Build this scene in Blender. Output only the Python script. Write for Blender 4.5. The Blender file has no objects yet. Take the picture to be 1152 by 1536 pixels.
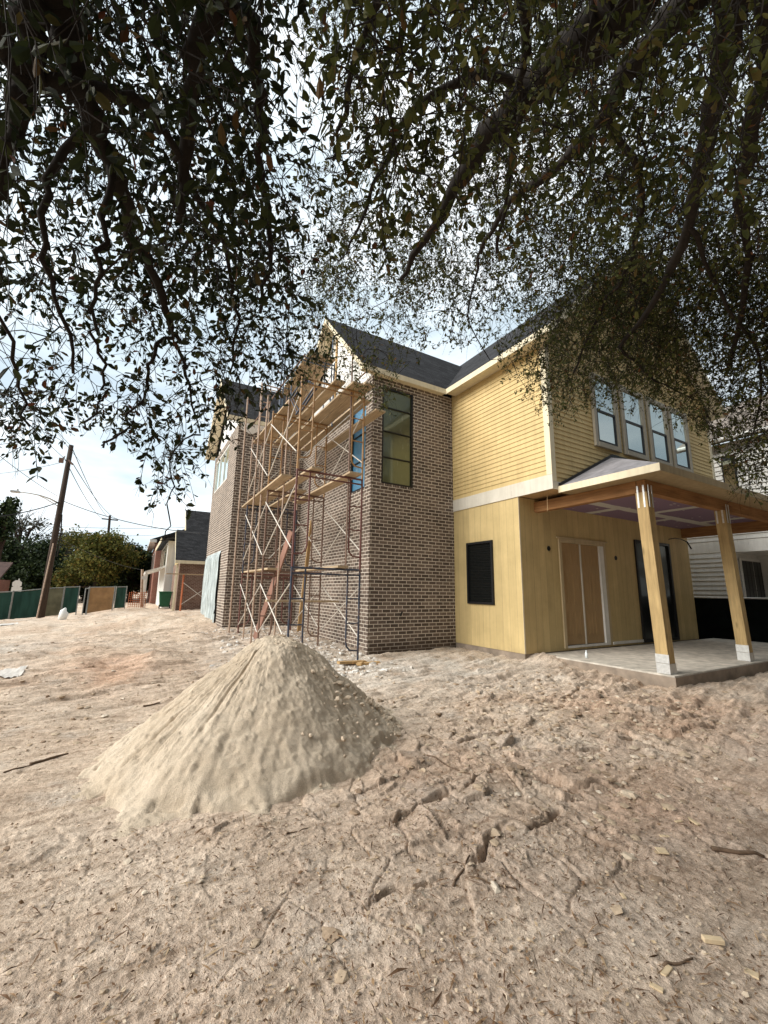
import bpy, math, random
import numpy as np
from mathutils import Matrix, Vector

R = math.radians
random.seed(7)
rng = np.random.default_rng(11)
sc = bpy.context.scene
COL = sc.collection

# ------------------------------------------------------------------ camera
CAM = np.array([0.0, 0.0, 1.45])
FPX, PITCH, ROLL, YAW = 626.6184, 0.1866617, 0.0152368, 0.5282007   # focal length in px of a 1152x1536 frame


def cam_axes():
    h = np.array([math.sin(YAW), math.cos(YAW), 0]); r = np.array([math.cos(YAW), -math.sin(YAW), 0]); u = np.array([0, 0, 1.0])
    F = math.cos(PITCH) * h + math.sin(PITCH) * u
    U = np.cross(r, F)
    return math.cos(ROLL) * r + math.sin(ROLL) * U, -math.sin(ROLL) * r + math.cos(ROLL) * U, F


RR, UU, FF = cam_axes()
cd = bpy.data.cameras.new('camera')
cam = bpy.data.objects.new('camera', cd)
COL.objects.link(cam)
cd.sensor_fit = 'VERTICAL'; cd.sensor_height = 36.0; cd.sensor_width = 27.0
cd.lens = FPX / 1536 * 36.0
cd.clip_start = 0.05; cd.clip_end = 3000
m = Matrix.Identity(4)
for i in range(3):
    m[i][0] = RR[i]; m[i][1] = UU[i]; m[i][2] = -FF[i]; m[i][3] = CAM[i]
cam.matrix_world = m
sc.camera = cam

# ------------------------------------------------------------------ light
SUN_EL, SUN_AZ = R(35), R(-80)          # azimuth measured from +Y towards +X
sun_dir = Vector((math.sin(SUN_AZ) * math.cos(SUN_EL), math.cos(SUN_AZ) * math.cos(SUN_EL), math.sin(SUN_EL)))
sl = bpy.data.lights.new('sun', 'SUN'); sl.energy = 3.0; sl.angle = R(42); sl.color = (1.0, 0.95, 0.87)
so = bpy.data.objects.new('sun', sl); COL.objects.link(so)
so.rotation_euler = (-sun_dir).to_track_quat('-Z', 'Y').to_euler()
so.location = (-20, 5, 30)

w = bpy.data.worlds.new('World'); sc.world = w; w.use_nodes = True
nt = w.node_tree; N = nt.nodes; LK = nt.links
bg = N['Background']; bg.inputs['Strength'].default_value = 0.1
sky = N.new('ShaderNodeTexSky'); sky.sky_type = 'NISHITA'; sky.sun_disc = False
sky.sun_elevation = SUN_EL; sky.sun_rotation = SUN_AZ
tc = N.new('ShaderNodeTexCoord')
mp = N.new('ShaderNodeMapping'); mp.inputs['Scale'].default_value = (1.6, 1.6, 5.5)
nz = N.new('ShaderNodeTexNoise'); nz.inputs['Scale'].default_value = 1.7; nz.inputs['Detail'].default_value = 7; nz.inputs['Roughness'].default_value = 0.55
cr = N.new('ShaderNodeValToRGB')
cr.color_ramp.elements[0].position = 0.36; cr.color_ramp.elements[0].color = (4.6, 5.5, 6.1, 1)
cr.color_ramp.elements[1].position = 0.66; cr.color_ramp.elements[1].color = (8.2, 8.4, 8.5, 1)
e = cr.color_ramp.elements.new(0.52); e.color = (6.5, 7.2, 7.6, 1)
nz2 = N.new('ShaderNodeTexNoise'); nz2.inputs['Scale'].default_value = 1.1; nz2.inputs['Detail'].default_value = 5
cr2 = N.new('ShaderNodeValToRGB'); cr2.color_ramp.elements[0].position = 0.3; cr2.color_ramp.elements[0].color = (.8, .8, .8, 1); cr2.color_ramp.elements[1].position = .6
mx = N.new('ShaderNodeMix'); mx.data_type = 'RGBA'
LK.new(tc.outputs['Generated'], mp.inputs['Vector']); LK.new(mp.outputs['Vector'], nz.inputs['Vector']); LK.new(mp.outputs['Vector'], nz2.inputs['Vector'])
LK.new(nz.outputs['Fac'], cr.inputs['Fac']); LK.new(nz2.outputs['Fac'], cr2.inputs['Fac'])
LK.new(cr2.outputs['Color'], mx.inputs['Factor']); LK.new(sky.outputs['Color'], mx.inputs['A']); LK.new(cr.outputs['Color'], mx.inputs['B'])
# the cloud deck glows brighter round the sun and to the north-west than behind the viewpoint
dp = N.new('ShaderNodeVectorMath'); dp.operation = 'DOT_PRODUCT'; dp.inputs[1].default_value = (-.40, .88, .25)
LK.new(tc.outputs['Generated'], dp.inputs[0])
mr = N.new('ShaderNodeMapRange'); mr.inputs['From Min'].default_value = -.7; mr.inputs['From Max'].default_value = .55; mr.inputs['To Min'].default_value = .38; mr.inputs['To Max'].default_value = 1.02
mr.interpolation_type = 'SMOOTHSTEP'
LK.new(dp.outputs['Value'], mr.inputs['Value'])
ml = N.new('ShaderNodeVectorMath'); ml.operation = 'SCALE'
LK.new(mx.outputs['Result'], ml.inputs[0]); LK.new(mr.outputs['Result'], ml.inputs['Scale'])
LK.new(ml.outputs['Vector'], bg.inputs['Color'])

sc.view_settings.view_transform = 'Standard'; sc.view_settings.look = 'None'
sc.view_settings.exposure = 0.75; sc.view_settings.gamma = 1; sc.view_settings.use_curve_mapping = False
sc.render.engine = 'CYCLES'
sc.cycles.max_bounces = 8; sc.cycles.transparent_max_bounces = 8

# ------------------------------------------------------------------ pixel helpers (planning only)


def ray(px, py):
    return ((px - 576) / FPX) * RR - ((py - 768) / FPX) * UU + FF


def at_dist(px, py, D):
    d = ray(px, py)
    return CAM + d * (D / math.hypot(d[0], d[1]))


def proj(P):
    d = np.asarray(P) - CAM
    wz = d @ FF
    wz = np.where(wz < 0.05, np.nan, wz)
    return 576 + FPX * (d @ RR) / wz, 768 - FPX * (d @ UU) / wz


# ------------------------------------------------------------------ numpy noise


def _hash(ix, iy, s):
    h = (ix.astype(np.int64) * 374761393 + iy.astype(np.int64) * 668265263 + s * 974634777) & 0xffffffff
    h = ((h ^ (h >> 13)) * 1274126177) & 0xffffffff
    return ((h ^ (h >> 16)) & 0xffffff) / float(0xffffff)


def vnoise(x, y, s=0):
    ix = np.floor(x); iy = np.floor(y); fx = x - ix; fy = y - iy
    fx = fx * fx * fx * (fx * (fx * 6 - 15) + 10); fy = fy * fy * fy * (fy * (fy * 6 - 15) + 10)
    ix = ix.astype(np.int64); iy = iy.astype(np.int64)
    a = _hash(ix, iy, s); b = _hash(ix + 1, iy, s); c = _hash(ix, iy + 1, s); d = _hash(ix + 1, iy + 1, s)
    return (a * (1 - fx) + b * fx) * (1 - fy) + (c * (1 - fx) + d * fx) * fy


def fbm(x, y, o=4, s=0):
    t = 0; a = 0.5; n = 0
    for i in range(o):
        t = t + a * vnoise(x * 2 ** i + 17.3 * i, y * 2 ** i - 9.1 * i, s + i); n += a; a *= 0.5
    return t / n - 0.5


def voro(x, y, s=0):
    ix = np.floor(x).astype(np.int64); iy = np.floor(y).astype(np.int64)
    f1 = np.full(x.shape, 9.0); f2 = np.full(x.shape, 9.0); idr = np.zeros(x.shape); tl = np.zeros(x.shape)
    for dx in (-1, 0, 1):
        for dy in (-1, 0, 1):
            cx = ix + dx; cy = iy + dy
            px = cx + 0.1 + .8 * _hash(cx, cy, s); py = cy + .1 + .8 * _hash(cx, cy, s + 1)
            d = np.hypot(x - px, y - py)
            near = d < f1
            f2 = np.where(near, f1, np.minimum(f2, d)); idr = np.where(near, _hash(cx, cy, s + 2), idr); f1 = np.where(near, d, f1)
            a_ = _hash(cx, cy, s + 3) * 6.283; tl = np.where(near, (x - px) * np.cos(a_) + (y - py) * np.sin(a_), tl)
    return f1, f2, idr, tl


# ------------------------------------------------------------------ materials


class NT:
    def __init__(s, name):
        s.m = bpy.data.materials.new(name); s.m.use_nodes = True
        s.t = s.m.node_tree; s.b = s.t.nodes['Principled BSDF']; s.out = s.t.nodes['Material Output']

    def n(s, typ, **kw):
        x = s.t.nodes.new('ShaderNode' + typ)
        for k, v in kw.items():
            if k.startswith('i_'):
                x.inputs[k[2:].replace('_', ' ')].default_value = v
            else:
                setattr(x, k, v)
        return x

    def l(s, a, b):
        s.t.links.new(a, b)

    def math(s, op, a, b=None):
        x = s.n('Math', operation=op)
        for i, v in enumerate((a, b)):
            if v is None: continue
            if isinstance(v, (int, float)): x.inputs[i].default_value = v
            else: s.l(v, x.inputs[i])
        return x.outputs[0]

    def ramp(s, fac, stops):
        x = s.n('ValToRGB'); els = x.color_ramp.elements
        while len(els) < len(stops): els.new(0.5)
        for el, (p, c) in zip(els, stops):
            el.position = p; el.color = (*c, 1) if len(c) == 3 else c
        s.l(fac, x.inputs['Fac'])
        return x.outputs['Color']

    def noise(s, vec, scale, detail=4, rough=.55):
        x = s.n('TexNoise', i_Scale=scale, i_Detail=detail, i_Roughness=rough)
        if vec is not None: s.l(vec, x.inputs['Vector'])
        return x.outputs['Fac']

    def mix(s, fac, a, b, mode='MIX'):
        x = s.n('Mix', data_type='RGBA', blend_type=mode)
        for i, v in (('Factor', fac), ('A', a), ('B', b)):
            if isinstance(v, (int, float)): x.inputs[i].default_value = v
            elif isinstance(v, tuple): x.inputs[i].default_value = (*v, 1)
            else: s.l(v, x.inputs[i])
        return x.outputs['Result']

    def bump(s, h, strength=.3, dist=.01):
        x = s.n('Bump', i_Strength=strength, i_Distance=dist); s.l(h, x.inputs['Height']); s.l(x.outputs['Normal'], s.b.inputs['Normal'])

    def obj(s):
        return s.n('TexCoord').outputs['Object']

    def wallvec(s):
        """(distance along the wall, height) from world position, whichever way the wall faces."""
        g = s.n('NewGeometry'); sp = s.n('SeparateXYZ'); sn = s.n('SeparateXYZ')
        s.l(g.outputs['Position'], sp.inputs[0]); s.l(g.outputs['True Normal'], sn.inputs[0])
        isx = s.math('GREATER_THAN', s.math('ABSOLUTE', sn.outputs[0]), 0.5)
        u = s.math('ADD', s.math('MULTIPLY', isx, sp.outputs[1]), s.math('MULTIPLY', s.math('SUBTRACT', 1, isx), sp.outputs[0]))
        c = s.n('CombineXYZ'); s.l(u, c.inputs[0]); s.l(sp.outputs[2], c.inputs[1])
        return c.outputs[0], u, sp.outputs[2], g.outputs['Position']


def mat(name, col, rough=.7, var=.25, scale=8, bump=.15, bscale=40, metal=0, stretch=None, spec=.3):
    k = NT(name); v = k.obj()
    if stretch:
        mp_ = k.n('Mapping'); mp_.inputs['Scale'].default_value = stretch; k.l(v, mp_.inputs[0]); v = mp_.outputs[0]
    f = k.noise(v, scale, 6, .6)
    lo = tuple(c * (1 - var) for c in col); hi = tuple(min(1, c * (1 + var)) for c in col)
    k.l(k.ramp(f, [(.3, lo), (.7, hi)]), k.b.inputs['Base Color'])
    k.b.inputs['Roughness'].default_value = rough; k.b.inputs['Metallic'].default_value = metal
    k.b.inputs['Specular IOR Level'].default_value = spec
    if bump: k.bump(k.noise(v, bscale, 4), bump, .01)
    return k.m


def brick_mat(name, bw=.215, rh=.081, c1=(.072, .056, .048), c2=(.20, .155, .13), mort=(.70, .64, .56)):
    k = NT(name); vec, u, z, pos = k.wallvec()
    b = k.n('TexBrick', i_Scale=1.0, i_Mortar_Size=.0095, i_Mortar_Smooth=.2, i_Bias=-.1, i_Brick_Width=bw, i_Row_Height=rh)
    b.inputs['Color1'].default_value = (*c1, 1); b.inputs['Color2'].default_value = (*c2, 1); b.inputs['Mortar'].default_value = (*mort, 1)
    # slightly wandering courses
    nv = k.n('TexNoise', i_Scale=1.3, i_Detail=2); k.l(pos, nv.inputs['Vector'])
    off = k.n('VectorMath', operation='SCALE'); off.inputs['Scale'].default_value = .012; k.l(nv.outputs['Color'], off.inputs[0])
    ad = k.n('VectorMath', operation='ADD'); k.l(vec, ad.inputs[0]); k.l(off.outputs[0], ad.inputs[1]); k.l(ad.outputs[0], b.inputs['Vector'])
    f = k.noise(pos, 1.2, 6, .65); f2 = k.noise(pos, 34, 4, .7)
    c = k.mix(k.ramp(f2, [(.35, (0, 0, 0)), (.75, (.35, .35, .35))]), b.outputs['Color'], (.30, .235, .19))
    c = k.mix(.75, c, k.ramp(f, [(.3, (.72, .70, .68)), (.7, (1.12, 1.1, 1.06))]), 'MULTIPLY')
    # mortar smears and dusty foot
    f3 = k.noise(pos, 5.5, 7, .75)
    c = k.mix(k.ramp(f3, [(.60, (0, 0, 0)), (.78, (.55, .55, .55))]), c, (.46, .40, .33))
    # damp soil splashed up the foot of the wall beside the siding
    sp = k.n('SeparateXYZ'); k.l(pos, sp.inputs[0])
    st = k.math('MULTIPLY', k.math('GREATER_THAN', sp.outputs[0], 4.485), k.math('MULTIPLY', k.math('SUBTRACT', .62, k.math('ADD', sp.outputs[2], k.math('MULTIPLY', f3, .35))), 2.6))
    cl = k.n('Clamp'); k.l(st, cl.inputs[0])
    c = k.mix(k.math('MULTIPLY', cl.outputs[0], .75), c, (.055, .038, .028))
    k.l(c, k.b.inputs['Base Color']); k.b.inputs['Roughness'].default_value = .9; k.b.inputs['Specular IOR Level'].default_value = .15
    h = k.math('SUBTRACT', k.math('MULTIPLY', f2, .35), b.outputs['Fac'])
    k.bump(h, .7, .012)
    return k.m


def paint_mat(name, col, groove=None, dirt=.25, rough=.55):
    """painted fibre-cement; groove = spacing of vertical grooves of sheet siding"""
    k = NT(name); vec, u, z, pos = k.wallvec()
    f = k.noise(pos, 2.2, 6, .65)
    st = k.n('Mapping'); st.inputs['Scale'].default_value = (9, 9, .5); k.l(pos, st.inputs[0])
    f2 = k.noise(st.outputs[0], 1.6, 5, .6)
    c = k.mix(1.0, col, k.ramp(f, [(.3, (.87, .87, .85)), (.7, (1.06, 1.06, 1.06))]), 'MULTIPLY')
    c = k.mix(1.0, c, k.ramp(f2, [(.3, (1 - dirt, 1 - dirt * 1.05, 1 - dirt * 1.1)), (.62, (1.03, 1.03, 1.03))]), 'MULTIPLY')
    if groove:
        fr = k.math('FRACT', k.math('DIVIDE', u, groove))
        idn = k.math('FLOOR', k.math('DIVIDE', u, groove))
        wn = k.n('TexWhiteNoise', noise_dimensions='1D'); k.l(idn, wn.inputs['W'])
        c = k.mix(1.0, c, k.ramp(wn.outputs['Value'], [(0, (.90, .90, .88)), (1, (1.06, 1.06, 1.05))]), 'MULTIPLY')
        # mud splashed up from the ground, and a vertical sheet joint
        ms = k.n('Clamp'); k.l(k.math('MULTIPLY', k.math('SUBTRACT', .62, k.math('ADD', z, k.math('MULTIPLY', f, .55))), 3.2), ms.inputs[0])
        c = k.mix(k.math('MULTIPLY', ms.outputs[0], .55), c, (.30, .215, .13))
        jn = k.math('LESS_THAN', k.math('FRACT', k.math('DIVIDE', u, 1.218)), .004)
        c = k.mix(k.math('MULTIPLY', jn, .6), c, (.08, .06, .03))
        gl = k.math('LESS_THAN', fr, .035)
        c = k.mix(k.math('MULTIPLY', gl, .42), c, (.13, .10, .05))
        g2 = k.noise(st.outputs[0], 14, 3)
        k.bump(k.math('SUBTRACT', k.math('MULTIPLY', g2, .25), gl), .45, .008)
    else:
        row = k.math('FLOOR', k.math('DIVIDE', z, .104)); wn = k.n('TexWhiteNoise', noise_dimensions='1D'); k.l(row, wn.inputs['W'])
        jt = k.math('LESS_THAN', k.math('FRACT', k.math('ADD', k.math('DIVIDE', u, 2.44), wn.outputs['Value'])), .0022)
        c = k.mix(k.math('MULTIPLY', jt, .5), c, (.16, .11, .05))
        k.bump(k.noise(pos, 60, 3), .08, .005)
    k.l(c, k.b.inputs['Base Color']); k.b.inputs['Roughness'].default_value = rough; k.b.inputs['Specular IOR Level'].default_value = .25
    return k.m


def shingle_mat(name, col):
    k = NT(name); g = k.n('NewGeometry'); sp = k.n('SeparateXYZ'); k.l(g.outputs['Position'], sp.inputs[0])
    c0 = k.n('CombineXYZ'); k.l(k.math('ADD', sp.outputs[0], sp.outputs[1]), c0.inputs[0]); k.l(sp.outputs[2], c0.inputs[1])
    b = k.n('TexBrick', i_Scale=1.0, i_Mortar_Size=.004, i_Mortar_Smooth=.3, i_Bias=0, i_Brick_Width=.3, i_Row_Height=.095)
    b.inputs['Color1'].default_value = (*[x * .7 for x in col], 1); b.inputs['Color2'].default_value = (*[x * 1.45 for x in col], 1); b.inputs['Mortar'].default_value = (*[x * .35 for x in col], 1)
    k.l(c0.outputs[0], b.inputs['Vector'])
    f = k.noise(g.outputs['Position'], 60, 3, .7)
    c = k.mix(1.0, b.outputs['Color'], k.ramp(f, [(.3, (.5, .5, .5)), (.7, (1.5, 1.5, 1.5))]), 'MULTIPLY')
    c = k.mix(1.0, c, k.ramp(k.noise(g.outputs['Position'], 11, 5, .75), [(.3, (.6, .6, .6)), (.7, (1.5, 1.5, 1.5))]), 'MULTIPLY')
    k.l(c, k.b.inputs['Base Color']); k.b.inputs['Roughness'].default_value = .92; k.b.inputs['Specular IOR Level'].default_value = .15
    k.bump(k.math('SUBTRACT', f, b.outputs['Fac']), .5, .01)
    return k.m


def wood_mat(name, col, axis=1, var=.3, rough=.75):
    k = NT(name); v = k.obj()
    s_ = [14, 14, 14]; s_[axis] = .9
    mp_ = k.n('Mapping'); mp_.inputs['Scale'].default_value = tuple(s_); k.l(v, mp_.inputs[0])
    f = k.noise(mp_.outputs[0], 2.2, 6, .6); f2 = k.noise(v, 1.7, 4)
    c = k.ramp(f, [(.28, tuple(x * (1 - var) for x in col)), (.72, tuple(min(1, x * (1 + var * .6)) for x in col))])
    c = k.mix(1.0, c, k.ramp(f2, [(.3, (.78, .76, .74)), (.7, (1.1, 1.1, 1.1))]), 'MULTIPLY')
    # knots
    vo = k.n('TexVoronoi', i_Scale=1.0); m2 = k.n('Mapping'); s2 = [5, 5, 5]; s2[axis] = 1.6; m2.inputs['Scale'].default_value = tuple(s2); k.l(v, m2.inputs[0]); k.l(m2.outputs[0], vo.inputs['Vector'])
    c = k.mix(k.ramp(vo.outputs['Distance'], [(.05, (.6, .6, .6)), (.13, (0, 0, 0))]), c, tuple(x * .35 for x in col))
    k.l(c, k.b.inputs['Base Color']); k.b.inputs['Roughness'].default_value = rough; k.b.inputs['Specular IOR Level'].default_value = .2
    k.bump(f, .25, .006)
    return k.m


def glass_mat(name, tint=(.015, .018, .018), refl=.35, rcol=(.85, .95, .95), rough=.015, film=None):
    k = NT(name); v = k.obj()
    k.b.inputs['Base Color'].default_value = (*tint, 1); k.b.inputs['Roughness'].default_value = .3
    if film:
        lo, hi, streak = film
        st = k.n('Mapping'); st.inputs['Scale'].default_value = (5, 5, 1.1); k.l(v, st.inputs[0])
        f = k.noise(st.outputs[0], 1.5, 7, .7); f2 = k.noise(v, .9, 3)
        c = k.mix(k.ramp(f2, [(.35, (0, 0, 0)), (.62, (1, 1, 1))]), lo, hi)
        c = k.mix(k.ramp(f, [(.58, (0, 0, 0)), (.72, (.5, .5, .5))]), c, streak)
        k.l(c, k.b.inputs['Base Color'])
    g = k.n('BsdfGlossy'); g.inputs['Color'].default_value = (*rcol, 1); g.inputs['Roughness'].default_value = rough
    wv = k.n('Bump', i_Strength=.06, i_Distance=.02); k.l(k.noise(v, 1.3, 2), wv.inputs['Height']); k.l(wv.outputs[0], g.inputs['Normal'])
    ms = k.n('MixShader'); fr = k.n('LayerWeight', i_Blend=.35)
    k.l(k.math('ADD', k.math('MULTIPLY', fr.outputs['Fresnel'], .6), refl), ms.inputs[0])
    k.l(k.b.outputs[0], ms.inputs[1]); k.l(g.outputs[0], ms.inputs[2]); k.l(ms.outputs[0], k.out.inputs['Surface'])
    return k.m


def leaf_mat(name, stops, trans=.25):
    k = NT(name); g = k.n('NewGeometry')
    c = k.ramp(g.outputs['Random Per Island'], stops)
    k.l(c, k.b.inputs['Base Color']); k.b.inputs['Roughness'].default_value = .6; k.b.inputs['Specular IOR Level'].default_value = .14
    t = k.n('BsdfTranslucent'); k.l(c, t.inputs['Color'])
    ms = k.n('MixShader'); ms.inputs[0].default_value = trans
    k.l(k.b.outputs[0], ms.inputs[1]); k.l(t.outputs[0], ms.inputs[2]); k.l(ms.outputs[0], k.out.inputs['Surface'])
    return k.m


# ------------------------------------------------------------------ mesh builder


class MB:
    def __init__(s):
        s.v = []; s.f = []

    def box(s, x0, y0, z0, x1, y1, z1):
        b = len(s.v)
        s.v += [(x, y, z) for z in (z0, z1) for y in (y0, y1) for x in (x0, x1)]
        s.f += [tuple(b + i for i in q) for q in ((0, 2, 3, 1), (4, 5, 7, 6), (0, 1, 5, 4), (2, 6, 7, 3), (0, 4, 6, 2), (1, 3, 7, 5))]
        return s

    def obox(s, c, ax, ay, az):
        """box about centre c with half-vectors"""
        b = len(s.v); c = Vector(c); ax = Vector(ax); ay = Vector(ay); az = Vector(az)
        s.v += [tuple(c + ax * i + ay * j + az * k) for k in (-1, 1) for j in (-1, 1) for i in (-1, 1)]
        s.f += [tuple(b + i for i in q) for q in ((0, 2, 3, 1), (4, 5, 7, 6), (0, 1, 5, 4), (2, 6, 7, 3), (0, 4, 6, 2), (1, 3, 7, 5))]
        return s

    def beam(s, a, b_, w_, h_, up=(0, 0, 1)):
        a = Vector(a); b_ = Vector(b_); d = b_ - a; u = Vector(up)
        sd = d.cross(u).normalized(); uu = sd.cross(d).normalized()
        return s.obox((a + b_) / 2, d / 2, sd * w_ / 2, uu * h_ / 2)

    def poly(s, pts, flip=False):
        b = len(s.v); s.v += [tuple(p) for p in pts]
        idx = list(range(b, b + len(pts)))
        s.f.append(tuple(reversed(idx)) if flip else tuple(idx))
        return s

    def slab(s, pts, th):
        """closed plate from polygon pts (top), thickness th along -normal"""
        P = [Vector(p) for p in pts]; n = (P[1] - P[0]).cross(P[2] - P[0]).normalized()
        Q = [p - n * th for p in P]; k = len(P); b = len(s.v)
        s.v += [tuple(p) for p in P + Q]
        s.f.append(tuple(range(b, b + k))); s.f.append(tuple(reversed(range(b + k, b + 2 * k))))
        for i in range(k):
            j = (i + 1) % k
            s.f.append((b + i, b + k + i, b + k + j, b + j))
        return s

    def tube(s, pts, r, n=8, cap=True):
        P = [Vector(p) for p in pts]; rs = r if isinstance(r, (list, tuple)) else [r] * len(P)
        b = len(s.v); pr = None
        for i, p in enumerate(P):
            t = (P[min(i + 1, len(P) - 1)] - P[max(i - 1, 0)]).normalized()
            if pr is None:
                pr = t.orthogonal().normalized()
            else:
                pr = (pr - t * pr.dot(t))
                pr = pr.normalized() if pr.length > 1e-6 else t.orthogonal().normalized()
            q = t.cross(pr)
            for k in range(n):
                a = 2 * math.pi * k / n
                s.v.append(tuple(p + (pr * math.cos(a) + q * math.sin(a)) * rs[i]))
        for i in range(len(P) - 1):
            for k in range(n):
                k2 = (k + 1) % n
                s.f.append((b + i * n + k, b + i * n + k2, b + (i + 1) * n + k2, b + (i + 1) * n + k))
        if cap:
            s.f.append(tuple(b + k for k in reversed(range(n)))); e_ = b + (len(P) - 1) * n
            s.f.append(tuple(e_ + k for k in range(n)))
        return s

    def wall(s, axis, plane, th, u0, u1, z0, z1, holes=()):
        """wall sheet with rectangular holes; axis 'x': face x=plane, body towards +x (th>0); u is y. axis 'y' likewise, u is x."""
        us = sorted({u0, u1, *[h[0] for h in holes], *[h[2] for h in holes]}); zs = sorted({z0, z1, *[h[1] for h in holes], *[h[3] for h in holes]})
        us = [u for u in us if u0 <= u <= u1]; zs = [z for z in zs if z0 <= z <= z1]
        inh = lambda u, z: any(h[0] < u < h[2] and h[1] < z < h[3] for h in holes)
        P = (lambda u, z, d: (plane + d, u, z)) if axis == 'x' else (lambda u, z, d: (u, plane + d, z))
        def quad(*p): s.poly(p)
        cells = {}
        for i in range(len(us) - 1):
            for j in range(len(zs) - 1):
                cells[i, j] = not inh((us[i] + us[i + 1]) / 2, (zs[j] + zs[j + 1]) / 2)
        for (i, j), on in cells.items():
            if not on: continue
            a, b_, c, d = us[i], us[i + 1], zs[j], zs[j + 1]
            quad(P(a, c, 0), P(b_, c, 0), P(b_, d, 0), P(a, d, 0)); quad(P(a, c, th), P(a, d, th), P(b_, d, th), P(b_, c, th))
            if not cells.get((i - 1, j)): quad(P(a, c, 0), P(a, d, 0), P(a, d, th), P(a, c, th))
            if not cells.get((i + 1, j)): quad(P(b_, c, 0), P(b_, c, th), P(b_, d, th), P(b_, d, 0))
            if not cells.get((i, j - 1)): quad(P(a, c, 0), P(a, c, th), P(b_, c, th), P(b_, c, 0))
            if not cells.get((i, j + 1)): quad(P(a, d, 0), P(b_, d, 0), P(b_, d, th), P(a, d, th))
        return s


def wloc(o):
    v = Vector((0, 0, 0))
    while o is not None:
        v += Vector(o.location); o = o.parent
    return v


def obj(name, mb, mt, parent=None, smooth=False, bevel=0, loc=None):
    """links mb as ONE mesh object; its coordinates are world ones"""
    off = wloc(parent) if parent is not None else (Vector(loc) if loc is not None else Vector((0, 0, 0)))
    me = bpy.data.meshes.new(name)
    vs = [(x - off.x, y - off.y, z - off.z) for x, y, z in mb.v]
    me.from_pydata(vs, [], mb.f); me.update()
    o = bpy.data.objects.new(name, me); COL.objects.link(o)
    if parent is not None: o.parent = parent
    elif loc is not None: o.location = off
    for mm in (mt if isinstance(mt, (list, tuple)) else [mt]): me.materials.append(mm)
    if smooth: me.polygons.foreach_set('use_smooth', [True] * len(me.polygons))
    import bmesh
    bm = bmesh.new(); bm.from_mesh(me); bmesh.ops.recalc_face_normals(bm, faces=bm.faces); bm.to_mesh(me); bm.free()
    if bevel:
        md = o.modifiers.new('bevel', 'BEVEL'); md.width = bevel; md.segments = 2; md.limit_method = 'ANGLE'
    return o


def npobj(name, V, F, mt, parent=None, smooth=False, loc=None):
    """V (n,3) float array, F (m,k) int array"""
    off = np.array(wloc(parent)) if parent is not None else (np.array(loc) if loc is not None else np.zeros(3))
    me = bpy.data.meshes.new(name); V = np.asarray(V, dtype=np.float64) - off; F = np.asarray(F, dtype=np.int32)
    me.vertices.add(len(V)); me.vertices.foreach_set('co', V.astype(np.float32).ravel())
    k = F.shape[1]
    me.loops.add(F.size); me.loops.foreach_set('vertex_index', F.ravel())
    me.polygons.add(len(F)); me.polygons.foreach_set('loop_start', np.arange(len(F), dtype=np.int32) * k)
    me.polygons.foreach_set('use_smooth', np.full(len(F), smooth))
    me.update(calc_edges=True)
    me.materials.append(mt)
    o = bpy.data.objects.new(name, me); COL.objects.link(o)
    if parent is not None: o.parent = parent
    elif loc is not None: o.location = tuple(loc)
    return o


def tag(o, label=None, cat=None, group=None, kind=None):
    if label: o['label'] = label
    if cat: o['category'] = cat
    if group: o['group'] = group
    if kind: o['kind'] = kind
    return o


def thing(name, label, cat, loc=(0, 0, 0), group=None):
    o = bpy.data.objects.new(name, None); COL.objects.link(o); o.location = loc; o.empty_display_size = .2
    return tag(o, label, cat, group)


# ------------------------------------------------------------------ ground
CTRL = np.array([(0, 0, 0), (1, 1.5, 0), (-.2, 2, 0), (2, .8, 0), (-1, 5.8, 0), (2.4, 4, .02), (1, 3, .01), (0, 4, .01), (6, 2.1, .03), (9, 3, .05), (7.2, 3.4, .05), (6.9, 6, .09), (6.9, 7.5, .10),
                 (5.7, 8.1, .12), (4.4, 8.1, .14), (3.9, 7.6, .06), (4, 10, .2), (3.5, 12.5, .32), (2.3, 13, .30), (2.2, 15.5, .44), (2.2, 17.6, .52), (0, 13, .2), (-2.7, 14, .06),
                 (-6, 30, -.45), (-2.5, 31, -.2), (-.5, 31, .12), (3, 28, .15), (2, 36, 0), (12, 3, .06), (15, 5, .03), (20, 5, 0), (-15, 20, -.3), (0, 60, -.3), (-25, 60, -.6),
                 (30, 30, 0), (30, -10, 0), (-10, 0, 0), (0, -10, 0), (60, 60, 0), (0, 200, -.3), (200, 0, 0), (0, -200, 0), (-200, 0, -.5), (10, 10, .15), (10, 15, .2)])


def gbase(x, y):
    x = np.asarray(x, float); y = np.asarray(y, float); num = 0; den = 0
    for cx, cy, cz in CTRL:
        wt = 1 / ((x - cx) ** 2 + (y - cy) ** 2 + .35) ** 1.6
        num = num + wt * cz; den = den + wt
    return num / den


def crust(x, y):
    """how much the soil is broken into slabs here"""
    a = np.exp(-(((x - 4.6) / 2.9) ** 2 + ((y - 3.1) / 1.9) ** 2)) + .8 * np.exp(-(((x - 2.3) / 1.0) ** 2 + ((y - 2.2) / .8) ** 2)) + .5 * np.exp(-(((x - 6.2) / 1.6) ** 2 + ((y - 5.0) / 1.6) ** 2))
    return np.clip(a * 1.25 + fbm(x * .8, y * .8, 3, 91) * .9, 0, 1)


def _flat(px, py):
    d = ray(px, py); t = (.03 - CAM[2]) / d[2]
    return (CAM + d * t)[:2]


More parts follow.
